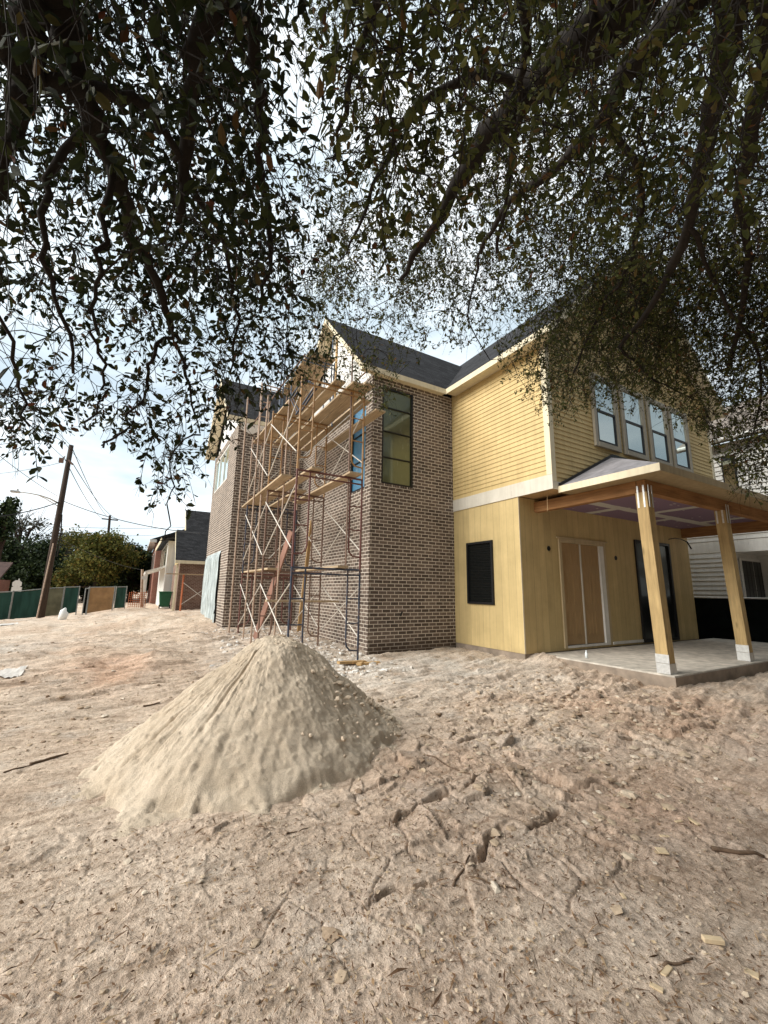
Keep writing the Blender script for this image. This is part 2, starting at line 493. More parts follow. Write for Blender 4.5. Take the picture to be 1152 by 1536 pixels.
# deep dry cracks with a lifted lip: polylines on the soil
CRACKS = [[_flat(*q) for q in c_] for c_ in (
    [(786, 1053), (815, 1050), (842, 1056), (872, 1034)], [(928, 1070), (950, 1078), (972, 1080)], [(934, 1114), (950, 1108), (985, 1122), (1035, 1132)], [(700, 1186), (722, 1172), (738, 1158)],
    [(566, 1352), (592, 1338), (618, 1342), (642, 1328)], [(798, 1244), (822, 1228), (838, 1214)], [(690, 1120), (715, 1108), (770, 1100)], [(1010, 1085), (1050, 1092)], [(720, 1290), (730, 1262), (752, 1244)],
    [(860, 1180), (902, 1172), (930, 1184)], [(606, 1056), (628, 1052)], [(640, 1205), (672, 1192)], [(880, 1250), (915, 1262)], [(840, 1120), (862, 1128), (900, 1122)])]


def crackz(x, y):
    out = np.zeros_like(x)
    for c_ in CRACKS:
        P = np.array(c_); lo = P.min(0) - .3; hi = P.max(0) + .3
        m_ = (x > lo[0]) & (x < hi[0]) & (y > lo[1]) & (y < hi[1])
        if not m_.any(): continue
        X = x[m_] + .05 * fbm(x[m_] * 9, y[m_] * 9, 3, 71); Y = y[m_] + .05 * fbm(x[m_] * 9, y[m_] * 9, 3, 73); best = np.full(X.shape, 9.); side = np.zeros(X.shape)
        L_ = np.hypot(*(P[-1] - P[0])); along = np.zeros(X.shape)
        for a, b_ in zip(P[:-1], P[1:]):
            ab = b_ - a; t = np.clip(((X - a[0]) * ab[0] + (Y - a[1]) * ab[1]) / (ab @ ab), 0, 1)
            dx = X - a[0] - t * ab[0]; dy = Y - a[1] - t * ab[1]; d = np.hypot(dx, dy); nr = d < best
            best = np.where(nr, d, best); side = np.where(nr, np.sign(ab[0] * dy - ab[1] * dx), side)
        w_ = .006 + .030 * vnoise(X * 7, Y * 7, 75) ** 3
        out[m_] += -.07 * np.exp(-(best / w_) ** 2) + .022 * np.exp(-(best / .09) ** 2) * (side > 0) * np.clip(best / .03, 0, 1)
    return out


def gz(x, y, detail=True):
    x = np.asarray(x, float); y = np.asarray(y, float)
    z = gbase(x, y)
    if detail:
        r = np.hypot(x, y); far = np.clip((r - 3) / 25, 0, 1)
        wx = x + .25 * fbm(x * 2.1, y * 2.1, 3, 5); wy = y + .25 * fbm(x * 2.1, y * 2.1, 3, 9)
        z = z + fbm(x * .55, y * .55, 4, 1) * .12 + fbm(x * 3.2, y * 3.2, 4, 2) * .022 + fbm(x * 13, y * 13, 4, 3) * .009 + np.clip(fbm(x * 31, y * 31, 3, 4) - .10, 0, 1) * .030 * np.clip(1.6 - r / 5, 0, 1)
        # wheel and track ridges that run from the yard to the street, left side
        tr = np.exp(-(((x + .2) / 3.5) ** 2)) * np.clip((y - 5) / 5, 0, 1)
        z = z + tr * fbm(x * 1.2 + y * .35, y * .9 - x * .5, 4, 31) * .22
        c = crust(x, y)
        f1, f2, idr, tl = voro(wx * 3.3, wy * 3.3, 40); g1, g2, idg, tg_ = voro(wx * 9.5, wy * 9.5, 60)
        edge = np.clip((f2 - f1) / .10, 0, 1); edge2 = np.clip((g2 - g1) / .16, 0, 1)
        z = z + c * (((idr - .5) * .016 + tl * (.01 + .06 * (idr > .7))) * np.clip(edge * 2.2, 0, 1) - .035 * (1 - edge) ** 1.8 * (idr > .62)) + np.clip(c + .12, 0, 1) * (((idg - .5) * .010 + np.abs(tg_) * .022 * (idg > .5)) * np.clip(edge2 * 2.5, 0, 1))
        sx = x * .97 + y * .24; sy = y * .97 - x * .24
        z = z + np.clip((r - 4) / 3, 0, 1) * (fbm(sx * 1.1, sy * 6.5, 5, 33) * .13 + np.clip(fbm(sx * 2.4, sy * 13, 3, 35), 0, 1) * .09)
        z = z + crackz(x, y)
        z = z + .17 * np.exp(-((x - 7.30) / .28) ** 2 - ((y - 5.95) / .42) ** 2)
    return z


def build_ground():
    a_dense = np.linspace(YAW - R(56), YAW + R(56), 860)
    a_rest = np.linspace(YAW + R(56), YAW - R(56) + 2 * math.pi, 90)[1:]
    A = np.concatenate([a_dense, a_rest[:-1]]); na = len(A)
    r = np.concatenate([[.02, .3, .6], np.exp(np.linspace(math.log(.9), math.log(14), 760)), np.exp(np.linspace(math.log(14), math.log(60), 110))[1:], np.exp(np.linspace(math.log(60), math.log(900), 26))[1:]])
    rr, aa = np.meshgrid(r, A, indexing='ij')
    x = rr * np.sin(aa); y = rr * np.cos(aa)
    z = gz(x, y)
    V = np.stack([x, y, z], -1).reshape(-1, 3)
    i = np.arange(len(r) - 1)[:, None] * na; j = np.arange(na)[None, :]; j2 = (j + 1) % na
    F = np.stack([i + j, i + j2, i + na + j2, i + na + j], -1).reshape(-1, 4)
    k = NT('soil'); g = k.n('NewGeometry'); P = g.outputs['Position']
    f1 = k.noise(P, .55, 7, .6); f2 = k.noise(P, 3.1, 8, .68); f3 = k.noise(P, 26, 6, .75); f4 = k.noise(P, 120, 3, .7)
    c = k.ramp(f1, [(.28, (.50, .365, .27)), (.46, (.64, .51, .395)), (.6, (.71, .59, .475)), (.75, (.77, .67, .56))])
    c = k.mix(k.ramp(f2, [(.44, (0, 0, 0)), (.7, (.6, .6, .6))]), c, (.47, .345, .25))
    c = k.mix(k.ramp(k.noise(P, 1.7, 6, .6), [(.55, (0, 0, 0)), (.72, (.7, .7, .7))]), c, (.62, .56, .49))
    at = k.n('Attribute', attribute_name='tone'); sp = k.n('SeparateColor'); k.l(at.outputs['Color'], sp.inputs[0])
    c = k.mix(k.math('MULTIPLY', sp.outputs[0], .75), c, (.63, .38, .25))       # reddish clay
    c = k.mix(k.math('MULTIPLY', sp.outputs[1], .85), c, (.74, .69, .62))      # mortar dust
    c = k.mix(k.math('MULTIPLY', sp.outputs[2], .45), c, (.60, .475, .395))      # mid tan round the viewpoint and at right
    # streaks dragged by tracks and rakes, mostly across the yard
    ms_ = k.n('Mapping'); ms_.inputs['Scale'].default_value = (1.2, 7.5, 3); ms_.inputs['Rotation'].default_value = (0, 0, R(-14)); k.l(P, ms_.inputs[0])
    fs = k.noise(ms_.outputs[0], 1.6, 7, .68)
    c = k.mix(1.0, c, k.ramp(fs, [(.3, (.60, .56, .51)), (.48, (.98, .98, .98)), (.68, (1.2, 1.2, 1.19))]), 'MULTIPLY')
    c = k.mix(k.ramp(k.noise(P, 9, 6, .75), [(.575, (0, 0, 0)), (.68, (.8, .8, .8))]), c, (.24, .155, .105))
    c = k.mix(k.ramp(k.noise(P, 38, 5, .8), [(.565, (0, 0, 0)), (.66, (.75, .75, .75))]), c, (.17, .105, .068))
    c = k.mix(k.ramp(k.noise(P, 52, 4, .8), [(.61, (0, 0, 0)), (.70, (.7, .7, .7))]), c, (.78, .70, .60))
    c = k.mix(1.0, c, k.ramp(f3, [(.3, (.62, .6, .58)), (.68, (1.16, 1.16, 1.16))]), 'MULTIPLY')
    c = k.mix(k.ramp(f4, [(.62, (0, 0, 0)), (.7, (.55, .55, .55))]), c, (.16, .105, .07))
    c = k.mix(k.ramp(k.noise(P, 75, 2, .5), [(.67, (0, 0, 0)), (.71, (.45, .45, .45))]), c, (.70, .62, .52))
    k.l(c, k.b.inputs['Base Color']); k.b.inputs['Roughness'].default_value = .95; k.b.inputs['Specular IOR Level'].default_value = .1
    h = k.math('ADD', k.math('MULTIPLY', f3, 1.0), k.math('MULTIPLY', f4, .45))
    k.bump(h, .8, .03)
    o = npobj('ground', V, F, k.m, smooth=True); tag(o, kind='structure')
    me = o.data
    X, Y = V[:, 0], V[:, 1]; n1 = fbm(X * 1.3, Y * 1.3, 4, 77); n2 = fbm(X * 2.6, Y * 2.6, 4, 79)
    red = .9 * np.exp(-(((X + .2) / .9) ** 2 + ((Y - 8.6) / 1.2) ** 2)) + .5 * np.exp(-(((X - 4.2) / 1.6) ** 2 + ((Y - 2.6) / 1.2) ** 2)) + .35 * np.exp(-(((X + 1.2) / .8) ** 2 + ((Y - 11) / 1.5) ** 2))
    red = red + .45 * np.exp(-(((X - 3.0) / .9) ** 2 + ((Y - 2.3) / .7) ** 2)) + .4 * np.exp(-(((X - 6.2) / 1.4) ** 2 + ((Y - 3.2) / .9) ** 2))
    red = np.clip(red * (1.0 + 4.0 * n1), 0, 1) * .75
    wh = np.exp(-(((X - 3.2) / 1.3) ** 2 + ((Y - 8.8) / 2.6) ** 2)) + .7 * np.exp(-(((X - 5.2) / 1.9) ** 2 + ((Y - 6.2) / 1.5) ** 2)) + .6 * np.exp(-(((X - 9.6) / 1.3) ** 2 + ((Y - 2.7) / .5) ** 2)) + .4 * np.exp(-(((X + 2.2) / .8) ** 2 + ((Y - 12) / 2) ** 2))
    wh = np.clip(wh * (1.0 + 2.4 * n2), 0, 1)
    mid_tan = np.clip(1.15 - np.hypot(X - .4, Y) / 3.9, 0, 1) * .9 + .75 * np.exp(-(((X - 6.5) / 3.0) ** 2 + ((Y - 1.2) / 1.3) ** 2))
    mid_tan = np.clip(mid_tan * (1.0 + 1.6 * n2), 0, 1)
    ca = me.color_attributes.new('tone', 'FLOAT_COLOR', 'POINT')
    ca.data.foreach_set('color', np.stack([red, wh, mid_tan, np.ones_like(red)], -1).astype(np.float32).ravel())


build_ground()


def gp(x, y):
    return float(gz(np.array([x]), np.array([y]))[0])


# ------------------------------------------------------------------ palette
M = {}
M['brick'] = brick_mat('brick')
M['brick_far'] = brick_mat('brown_brick', c1=(.13, .06, .045), c2=(.22, .13, .10), mort=(.36, .30, .25))
M['red_brick'] = brick_mat('red_brick', c1=(.30, .09, .06), c2=(.36, .14, .10), mort=(.4, .3, .25))
M['yellow'] = paint_mat('yellow_lap_paint', (.58, .435, .205), dirt=.12)
M['yellow_sheet'] = paint_mat('yellow_sheet_paint', (.56, .43, .215), groove=.203, dirt=.10)
M['trim'] = paint_mat('cream_trim', (.70, .62, .45), dirt=.10)
M['band'] = paint_mat('primed_board', (.62, .58, .50), dirt=.10)
M['white'] = paint_mat('white_paint', (.72, .71, .68), dirt=.08)
M['white_siding'] = paint_mat('white_siding', (.66, .65, .62), dirt=.08)
M['wrap'] = mat('white_housewrap', (.80, .80, .78), .6, .06, 3, .35, 3)
M['shingle'] = shingle_mat('charcoal_shingles', (.027, .027, .029))
M['felt'] = mat('grey_underlay', (.22, .21, .22), .8, .3, 5, .4, 12)
M['black'] = mat('black_frame', (.012, .012, .013), .4, .2, 9, 0)
M['greyframe'] = mat('taupe_window_trim', (.36, .32, .25), .5, .1, 6, .05)
M['concrete'] = mat('concrete', (.40, .37, .32), .9, .3, 3, .3, 60)
M['slab'] = mat('patio_concrete', (.50, .455, .39), .9, .32, 5, .35, 70)
M['slab_edge'] = mat('muddy_concrete', (.26, .21, .165), .9, .35, 3, .4, 40)
M['post'] = wood_mat('treated_post', (.48, .345, .165), axis=2)
M['lvl'] = wood_mat('laminated_beam', (.33, .17, .07), axis=1, var=.35)
M['lvl_x'] = wood_mat('laminated_beam_long', (.33, .17, .07), axis=0, var=.35)
M['doorwood'] = mat('tan_door_skin', (.37, .245, .12), .55, .10, 3, .1, 30, stretch=(6, 6, 1))
M['plank'] = wood_mat('scaffold_plank', (.47, .36, .235), axis=1, var=.35)
M['shade_tan_board'] = paint_mat('shade_tan_porch_board', (.40, .31, .18), dirt=.2)  # soffit tan, also put on the front fascia in place of its shade
M['casing'] = paint_mat('tan_door_casing', (.50, .40, .25), dirt=.15)
M['plank_red'] = wood_mat('reddish_board', (.34, .19, .145), axis=2, var=.25)
M['stud'] = wood_mat('pale_stud', (.50, .33, .16), axis=2, var=.25)
M['galv'] = mat('galvanised_steel', (.62, .62, .60), .45, .15, 20, .05, 60, metal=.55)
M['brace'] = mat('worn_brace_steel', (.58, .54, .48), .6, .25, 16, .1, 60, metal=.2)


def paint_steel(name, c, rust=.35):
    k = NT(name); v = k.obj(); f = k.noise(v, 9, 6, .7)
    cc = k.mix(k.ramp(f, [(.5, (0, 0, 0)), (.64, (rust * 2, rust * 2, rust * 2))]), c, (.16, .085, .05))
    cc = k.mix(k.ramp(k.noise(v, 17, 5, .7), [(.6, (0, 0, 0)), (.72, (.5, .5, .5))]), cc, (.42, .37, .31))
    k.l(cc, k.b.inputs['Base Color']); k.b.inputs['Roughness'].default_value = .55; k.bump(f, .15, .004)
    return k.m


M['st_blue'] = paint_steel('navy_scaffold_paint', (.030, .042, .070))
M['st_red'] = paint_steel('oxide_scaffold_paint', (.135, .045, .038))
M['st_yellow'] = paint_steel('ochre_scaffold_paint', (.36, .20, .075))
M['st_steel'] = paint_steel('steel_blue_scaffold_paint', (.12, .17, .25), .2)
M['st_rust'] = paint_steel('rusty_scaffold_paint', (.17, .10, .07))
M['st_tan'] = paint_steel('dusty_scaffold_paint', (.42, .30, .22))
M['glass'] = glass_mat('window_glass', refl=.72, rcol=(.90, 1.0, .98))
M['glass_dark'] = glass_mat('dark_glass', tint=(.006, .007, .007), refl=.0, rcol=(.45, .5, .5))
M['glass_film'] = glass_mat('filmed_glass', refl=.04, rough=.05, rcol=(.62, .70, .66), film=((.022, .030, .018), (.085, .098, .036), (.24, .28, .24)))
M['glass_blue'] = glass_mat('blue_filmed_glass', refl=.08, rough=.2, film=((.03, .13, .24), (.06, .28, .48), (.30, .45, .55)))
M['plastic'] = mat('clear_plastic_sheet', (.40, .45, .45), .25, .55, 4, .7, 9, stretch=(5, 5, .5))

k = NT('dark_glass_painted_reflection'); vec, u, z, pos = k.wallvec()  # horizontal reflections painted into the pane colour as faint bands
wv = k.math('FRACT', k.math('DIVIDE', z, .052)); jb = k.math('LESS_THAN', u, 7.03 + 5)
k.l(k.ramp(wv, [(.15, (.003, .004, .004)), (.3, (.010, .011, .011)), (.8, (.007, .008, .008)), (.95, (.003, .004, .004))]), k.b.inputs['Base Color'])
k.b.inputs['Roughness'].default_value = .08; k.b.inputs['Specular IOR Level'].default_value = .25
M['glass_reflection'] = k.m
# purple porch ceiling board with joint compound
k = NT('purple_gypsum_board'); v = k.obj()
b = k.n('TexBrick', i_Scale=1.0, i_Mortar_Size=.13, i_Mortar_Smooth=.1, i_Brick_Width=2.4, i_Row_Height=1.2)
b.inputs['Color1'].default_value = (.20, .135, .20, 1); b.inputs['Color2'].default_value = (.23, .155, .225, 1); b.inputs['Mortar'].default_value = (.55, .53, .48, 1)
nn = k.n('TexNoise', i_Scale=3.0, i_Detail=4); k.l(v, nn.inputs['Vector'])
sc_ = k.n('VectorMath', operation='SCALE'); sc_.inputs['Scale'].default_value = .09; k.l(nn.outputs['Color'], sc_.inputs[0])
ad = k.n('VectorMath', operation='ADD'); k.l(v, ad.inputs[0]); k.l(sc_.outputs[0], ad.inputs[1]); k.l(ad.outputs[0], b.inputs['Vector'])
vo = k.n('TexVoronoi', i_Scale=2.6); mp_ = k.n('Mapping'); mp_.inputs['Scale'].default_value = (1, 2.2, 1); k.l(v, mp_.inputs[0]); k.l(mp_.outputs[0], vo.inputs['Vector'])
c = k.mix(k.ramp(vo.outputs['Distance'], [(.10, (.9, .9, .9)), (.16, (0, 0, 0))]), b.outputs['Color'], (.55, .53, .48))
k.l(c, k.b.inputs['Base Color']); k.b.inputs['Roughness'].default_value = .9
M['purple'] = k.m

# ------------------------------------------------------------------ main house
X_A, Y_L, Y_U, X_R = 6.93, 6.145, 5.26, 14.1
X_B, Y_B, Y_C, X_D, Y_D = 4.47, 8.29, 13.14, 2.30, 17.75
Z0, ZB0, ZB1, ZE0, ZE1 = .24, 3.49, 3.79, 6.62, 6.78
house = thing('two_storey_house', 'large unfinished two storey house with brown brick bay, yellow siding and covered porch', 'house', (7, 9, 0))

tallw = (4.75, 3.95, 5.66, 6.42)
bluew = (8.6, 3.86, 9.42, 6.2)
mb = MB()
mb.wall('y', Y_B, .12, X_B, X_A, .04, 6.66, [tallw])
mb.wall('x', X_B, .12, Y_B + .12, Y_C, .16, 6.30, [bluew])
mb.wall('x', X_B, .12, Y_B + .12, 8.85, 6.30, 6.66)
mb.wall('y', Y_C, .12, X_D, X_B + .12, .1, 6.62)
garage = (14.45, .3, 17.4, 2.62)
upw = (14.6, 5.12, 17.4, 6.42)
mb.wall('x', X_D, .12, Y_C + .12, Y_D, .1, 6.62, [garage, upw])
mb.wall('y', Y_D, -.12, X_D + .12, 9.0, .1, 6.62)
obj('brick_wall', mb, M['brick'], house)
# soldier-course sill under the tall window
mb = MB()
for i in range(13):
    x = 4.735 + i * .0735
    mb.box(x, Y_B - .018, 3.865, x + .063, Y_B - .002, 3.945)
obj('window_sill', mb, M['brick'], house)

# foundation strip under brick and siding
mb = MB()
mb.box(X_A + .012, Y_L + .012, -.2, X_R - .01, 9, Z0 - .002)
mb.box(X_B + .01, Y_B + .01, -.3, X_A + .01, Y_C, .16)
mb.box(X_D + .01, Y_C + .01, -.3, 9, Y_D - .14, .3)
obj('foundation', mb, M['slab_edge'], house)

# lower yellow sheet siding
smallw = (6.93, 1.18, 7.80, 2.63)
doorh = (8.16, .28, 9.92, 2.70); slideh = (11.22, .26, 12.97, 2.88)
mb = MB()
mb.wall('x', X_A, .1, Y_L, Y_B - .001, Z0, ZB0, [smallw])
mb.wall('y', Y_L, .1, X_A + .1, X_R, Z0, ZB0, [doorh, slideh])
mb.wall('x', X_R, -.1, Y_L + .1, Y_D, Z0, ZB0)
obj('sheet_siding_wall', mb, M['yellow_sheet'], house)
mb = MB()     # light corner bead
mb.box(X_A - .006, Y_L - .006, Z0, X_A + .03, Y_L - .001, ZB0 - .002)
obj('corner_bead', mb, M['trim'], house)

# belly band
mb = MB()
mb.box(X_A - .022, Y_U - .022, ZB0, X_A - .001, Y_B - .005, ZB1)
mb.box(X_A + .0005, Y_U - .022, ZB0, X_R, Y_U - .001, ZB0 + .16)
obj('belly_band', mb, M['band'], house)


def laps(mb, axis, plane, sign, uf, z0, z1, exp=.104, t=.016):
    """stepped lap boards; uf(z) -> (u0, u1)"""
    n = max(1, int(round((z1 - z0) / exp))); e_ = (z1 - z0) / n
    P = (lambda u, z, d: (plane + sign * d, u, z)) if axis == 'x' else (lambda u, z, d: (u, plane + sign * d, z))
    for i in range(n):
        a, b_ = z0 + i * e_, z0 + (i + 1) * e_
        (p0, p1), (q0, q1) = uf(a), uf(b_)
        if q1 - q0 < .02 and p1 - p0 < .02: continue
        mb.poly([P(p0, a, t), P(p1, a, t), P(q1, b_, .002), P(q0, b_, .002)])
        mb.poly([P(p0, a, 0), P(p1, a, 0), P(p1, a, t), P(p0, a, t)])
        mb.poly([P(p0, a, 0), P(p0, a, t), P(q0, b_, .002)]); mb.poly([P(p1, a, 0), P(q1, b_, .002), P(p1, a, t)])


RIDGE_X, RIDGE_Z, OV = 10.515, 10.55, .32
PITCH_Y = (RIDGE_Z - ZE1) / (RIDGE_X - (X_A - OV))
mb = MB()
laps(mb, 'x', X_A, -1, lambda z: (Y_U + .11, Y_B - .002), ZB1 + .002, 6.72)
obj('lap_siding_wall', mb, M['yellow'], house)


def gable_u(z):
    top = RIDGE_Z - .2
    if z < 6.6: return (X_A + .11, X_R - .11)
    x0 = X_A - OV + (z - ZE1 + .2) / PITCH_Y
    x0 = max(x0, X_A + .11)
    return (min(x0, RIDGE_X), max(2 * RIDGE_X - x0, RIDGE_X))


mb = MB()
laps(mb, 'y', Y_U, -1, gable_u, ZB0 + .162, RIDGE_Z - .25)
obj('lap_siding_wall', mb, M['yellow'], house)
# structural sheathing behind the laps
mb = MB()
mb.box(X_A + .002, Y_U + .002, ZB0 + .01, X_A + .1, Y_B, 6.7)
mb.slab([(X_A + .1, Y_U + .002, ZB0 + .01), (X_R, Y_U + .002, ZB0 + .01), (X_R, Y_U + .002, 6.7), (RIDGE_X, Y_U + .002, RIDGE_Z - .25), (X_A + .1, Y_U + .002, 6.7)], .1)
mb.box(X_R - .1, Y_U + .11, ZB0 + .01, X_R, Y_D, 6.7)
mb.box(X_A + .1, Y_U + .11, ZB0 + .02, X_R - .11, Y_D - .2, ZB0 + .2)       # storey floor: its overhang shades the porch
obj('sheathing', mb, M['stud'], house)
mb = MB()
mb.box(X_A - .026, Y_U - .026, ZB1 + .001, X_A - .002, Y_U + .105, 6.62)
mb.box(X_A - .0015, Y_U - .026, ZB0 + .161, X_A + .105, Y_U - .002, 6.62)
obj('corner_trim', mb, M['trim'], house)
mb = MB(); mb.box(X_R - .105, Y_U - .026, ZB0 + .161, X_R + .02, Y_U - .002, 6.62)
obj('corner_trim', mb, M['trim'], house)

# roofs
YF = Y_U - .36
xe = X_A - OV; xw = X_R + OV
mb = MB()
mb.slab([(xe, YF, ZE1), (xe, Y_D + .3, ZE1), (RIDGE_X, Y_D + .3, RIDGE_Z), (RIDGE_X, YF, RIDGE_Z)][::-1], .05)
mb.slab([(xw, YF, ZE1), (RIDGE_X, YF, RIDGE_Z), (RIDGE_X, Y_D + .3, RIDGE_Z), (xw, Y_D + .3, ZE1)][::-1], .05)
BR_Y, BR_Z, BOV = 10.72, 9.55, .15
PB = (BR_Z - ZE1) / (BR_Y - (Y_B - BOV))
xo = X_B - .36; ye = Y_B - BOV; yn = 2 * BR_Y - ye
mb.slab([(xo, ye, ZE1), (9.7, ye, ZE1), (9.7, BR_Y, BR_Z), (xo, BR_Y, BR_Z)], .05)
mb.slab([(xo, yn, ZE1), (xo, BR_Y, BR_Z), (9.7, BR_Y, BR_Z), (9.7, yn, ZE1)], .05)
# left wing
WY = (Y_C + Y_D) / 2; WZ = 9.1; xw0 = X_D - .36
mb.slab([(xw0, Y_C - .15, ZE1), (9.0, Y_C - .15, ZE1), (9.0, WY, WZ), (xw0, WY, WZ)], .05)
mb.slab([(xw0, Y_D + .15, ZE1), (xw0, WY, WZ), (9.0, WY, WZ), (9.0, Y_D + .15, ZE1)], .05)
roof = obj('roof', mb, M['shingle'], house)

# fascias, rakes and soffits
mb = MB()
mb.box(xe - .022, YF, ZE0, xe, ye - .002, ZE1 - .02)                               # yellow eave
mb.box(xo, ye - .022, ZE0, xe - .002, ye, ZE1 - .02)                          # brick bay eave
mb.box(xw, YF, ZE0, xw + .022, Y_D, ZE1 - .02)
mb.box(xo, yn, ZE0, 4.4, yn + .022, ZE1 - .02)
mb.box(xw0, Y_C - .172, ZE0, X_B - .38, Y_C - .15, ZE1 - .02)


def rake(mb, axis, plane, u0, z0, u1, z1, depth=.2):
    """rake board in the plane, hanging 'depth' below the roof line; 22 mm thick, outside the plane"""
    P = (lambda u, z, d: (plane - d, u, z)) if axis == 'x' else (lambda u, z, d: (u, plane - d, z))
    pts = [(u0, z0 - depth), (u1, z1 - depth), (u1, z1), (u0, z0)]
    f = [P(u, z, .022) for u, z in pts]; bk = [P(u, z, .001) for u, z in pts]
    mb.poly(f); mb.poly(bk[::-1])
    for i in range(4):
        j = (i + 1) % 4; mb.poly([f[i], bk[i], bk[j], f[j]])


rake(mb, 'y', YF, xe, ZE1 - .02, RIDGE_X, RIDGE_Z - .02); rake(mb, 'y', YF, xw, ZE1 - .02, RIDGE_X, RIDGE_Z - .02)
rake(mb, 'x', xo, ye, ZE1 - .02, BR_Y, BR_Z - .02, .16); rake(mb, 'x', xo, yn, ZE1 - .02, BR_Y, BR_Z - .02, .16)
rake(mb, 'x', xw0, Y_C - .15, ZE1 - .02, WY, WZ - .02, .16); rake(mb, 'x', xw0, Y_D + .15, ZE1 - .02, WY, WZ - .02, .16)
obj('fascia', mb, M['trim'], house)
mb = MB()
mb.box(xe + .001, YF + .01, ZE0 + .02, X_A - .001, ye - .01, ZE0 + .04)
obj('soffit', mb, M['trim'], house)
mb = MB(); mb.box(xo + .01, ye + .001, ZE0 + .02, X_A - .35, Y_B - .001, ZE0 + .04)
obj('soffit', mb, M['trim'], house)


def raked_soffit(mb, axis, p0, p1, u0, z0, u1, z1, drop):
    P = (lambda u, z, p: (p, u, z)) if axis == 'x' else (lambda u, z, p: (u, p, z))
    a = [P(u0, z0 - drop, p0), P(u1, z1 - drop, p0), P(u1, z1 - drop, p1), P(u0, z0 - drop, p1)]
    b_ = [P(u0, z0 - drop + .02, p0), P(u1, z1 - drop + .02, p0), P(u1, z1 - drop + .02, p1), P(u0, z0 - drop + .02, p1)]
    mb.poly(a); mb.poly(b_[::-1])
    for i in range(4):
        j = (i + 1) % 4; mb.poly([a[i], b_[i], b_[j], a[j]])


mb = MB(); raked_soffit(mb, 'y', YF + .002, Y_U - .03, xe + .05, ZE1, RIDGE_X - .02, RIDGE_Z, .19); obj('soffit', mb, M['trim'], house)
mb = MB(); raked_soffit(mb, 'y', YF + .002, Y_U - .03, xw - .05, ZE1, RIDGE_X + .02, RIDGE_Z, .19); obj('soffit', mb, M['trim'], house)
mb = MB(); raked_soffit(mb, 'x', xo + .002, X_B - .005, ye + .05, ZE1, BR_Y - .02, BR_Z, .16); obj('soffit', mb, M['trim'], house)
mb = MB(); raked_soffit(mb, 'x', xo + .002, X_B - .005, yn - .05, ZE1, BR_Y + .02, BR_Z, .16); obj('soffit', mb, M['trim'], house)
mb = MB(); raked_soffit(mb, 'x', xw0 + .002, X_D - .005, Y_C - .1, ZE1, WY - .02, WZ, .16); obj('soffit', mb, M['trim'], house)
mb = MB(); raked_soffit(mb, 'x', xw0 + .002, X_D - .005, Y_D + .1, ZE1, WY + .02, WZ, .16); obj('soffit', mb, M['trim'], house)

# housewrap gable of the bay, wrap band over the wing
mb = MB()
mb.slab([(X_B + .05, Y_B + .13, 6.24), (X_B + .05, Y_C, 6.24), (X_B + .05, Y_C, 6.62), (X_B + .05, BR_Y, BR_Z - .16), (X_B + .05, Y_B + .13, 6.66)][::-1], .06)
obj('housewrap_gable', mb, M['wrap'], house)
mb = MB()
n = 16
for i in range(n):       # sagging wrap strip tacked along the top of the wing wall
    x0 = X_D + .05 + (X_B - X_D - .1) * i / n; x1 = X_D + .05 + (X_B - X_D - .1) * (i + 1) / n
    s0 = .22 + .13 * math.sin(i * .8) * math.sin(i * .37); s1 = .22 + .13 * math.sin((i + 1) * .8) * math.sin((i + 1) * .37)
    d0 = .02 + .02 * math.sin(i * 1.7); d1 = .02 + .02 * math.sin((i + 1) * 1.7)
    mb.poly([(x0, Y_C - .03 - d0, ZE0 - s0), (x1, Y_C - .03 - d1, ZE0 - s1), (x1, Y_C - .16, ZE0 - .01), (x0, Y_C - .16, ZE0 - .01)])
obj('housewrap_strip', mb, M['wrap'], house)
mb = MB()
mb.slab([(X_D + .06, Y_C + .13, 6.5), (X_D + .06, Y_D - .13, 6.5), (X_D + .06, WY, WZ - .16)][::-1], .05)
obj('wing_gable', mb, M['wrap'], house)
mb = MB(); mb.box(X_B + .01, BR_Y - .07, 7.0, X_B + .048, BR_Y + .02, 9.1)
obj('gable_post', mb, M['stud'], house)


def window(axis, plane, sgn, u0, z0, u1, z1, fm, gm, fw=.045, depth=.05, bars=(), vbars=(), trim=None, tw=.09, name='window'):
    """frame occupying plane..plane+sgn*depth (sgn = outward), pane as sub-part"""
    B = (lambda mb_, ua, za, ub, zb, d0, d1: mb_.box(plane + min(sgn * d0, sgn * d1), ua, za, plane + max(sgn * d0, sgn * d1), ub, zb)) if axis == 'x' else \
        (lambda mb_, ua, za, ub, zb, d0, d1: mb_.box(ua, plane + min(sgn * d0, sgn * d1), za, ub, plane + max(sgn * d0, sgn * d1), zb))
    f = MB()
    B(f, u0, z0, u0 + fw, z1, 0, depth); B(f, u1 - fw, z0, u1, z1, 0, depth)
    B(f, u0 + fw, z0, u1 - fw, z0 + fw, 0, depth - .001); B(f, u0 + fw, z1 - fw, u1 - fw, z1, 0, depth - .001)
    for zb in bars: B(f, u0 + fw, zb - .011, u1 - fw, zb + .011, depth * .35, depth - .003)
    for ub in vbars: B(f, ub - .015, z0 + fw, ub + .015, z1 - fw, depth * .35, depth - .004)
    fo = obj(name, f, fm, house)
    p = MB(); B(p, u0 + fw - .004, z0 + fw - .004, u1 - fw + .004, z1 - fw + .004, depth * .25, depth * .45)
    obj('pane', p, gm, fo)
    if trim:
        t = MB()
        B(t, u0 - tw, z0 - tw, u0 - .001, z1 + tw, -.0, depth + .012); B(t, u1 + .001, z0 - tw, u1 + tw, z1 + tw, 0, depth + .012)
        B(t, u0 - .001, z1 + .001, u1 + .001, z1 + tw - .002, 0, depth + .010); B(t, u0 - .001, z0 - tw + .002, u1 + .001, z0 - .001, 0, depth + .02)
        obj('trim', t, trim, fo)
    return fo


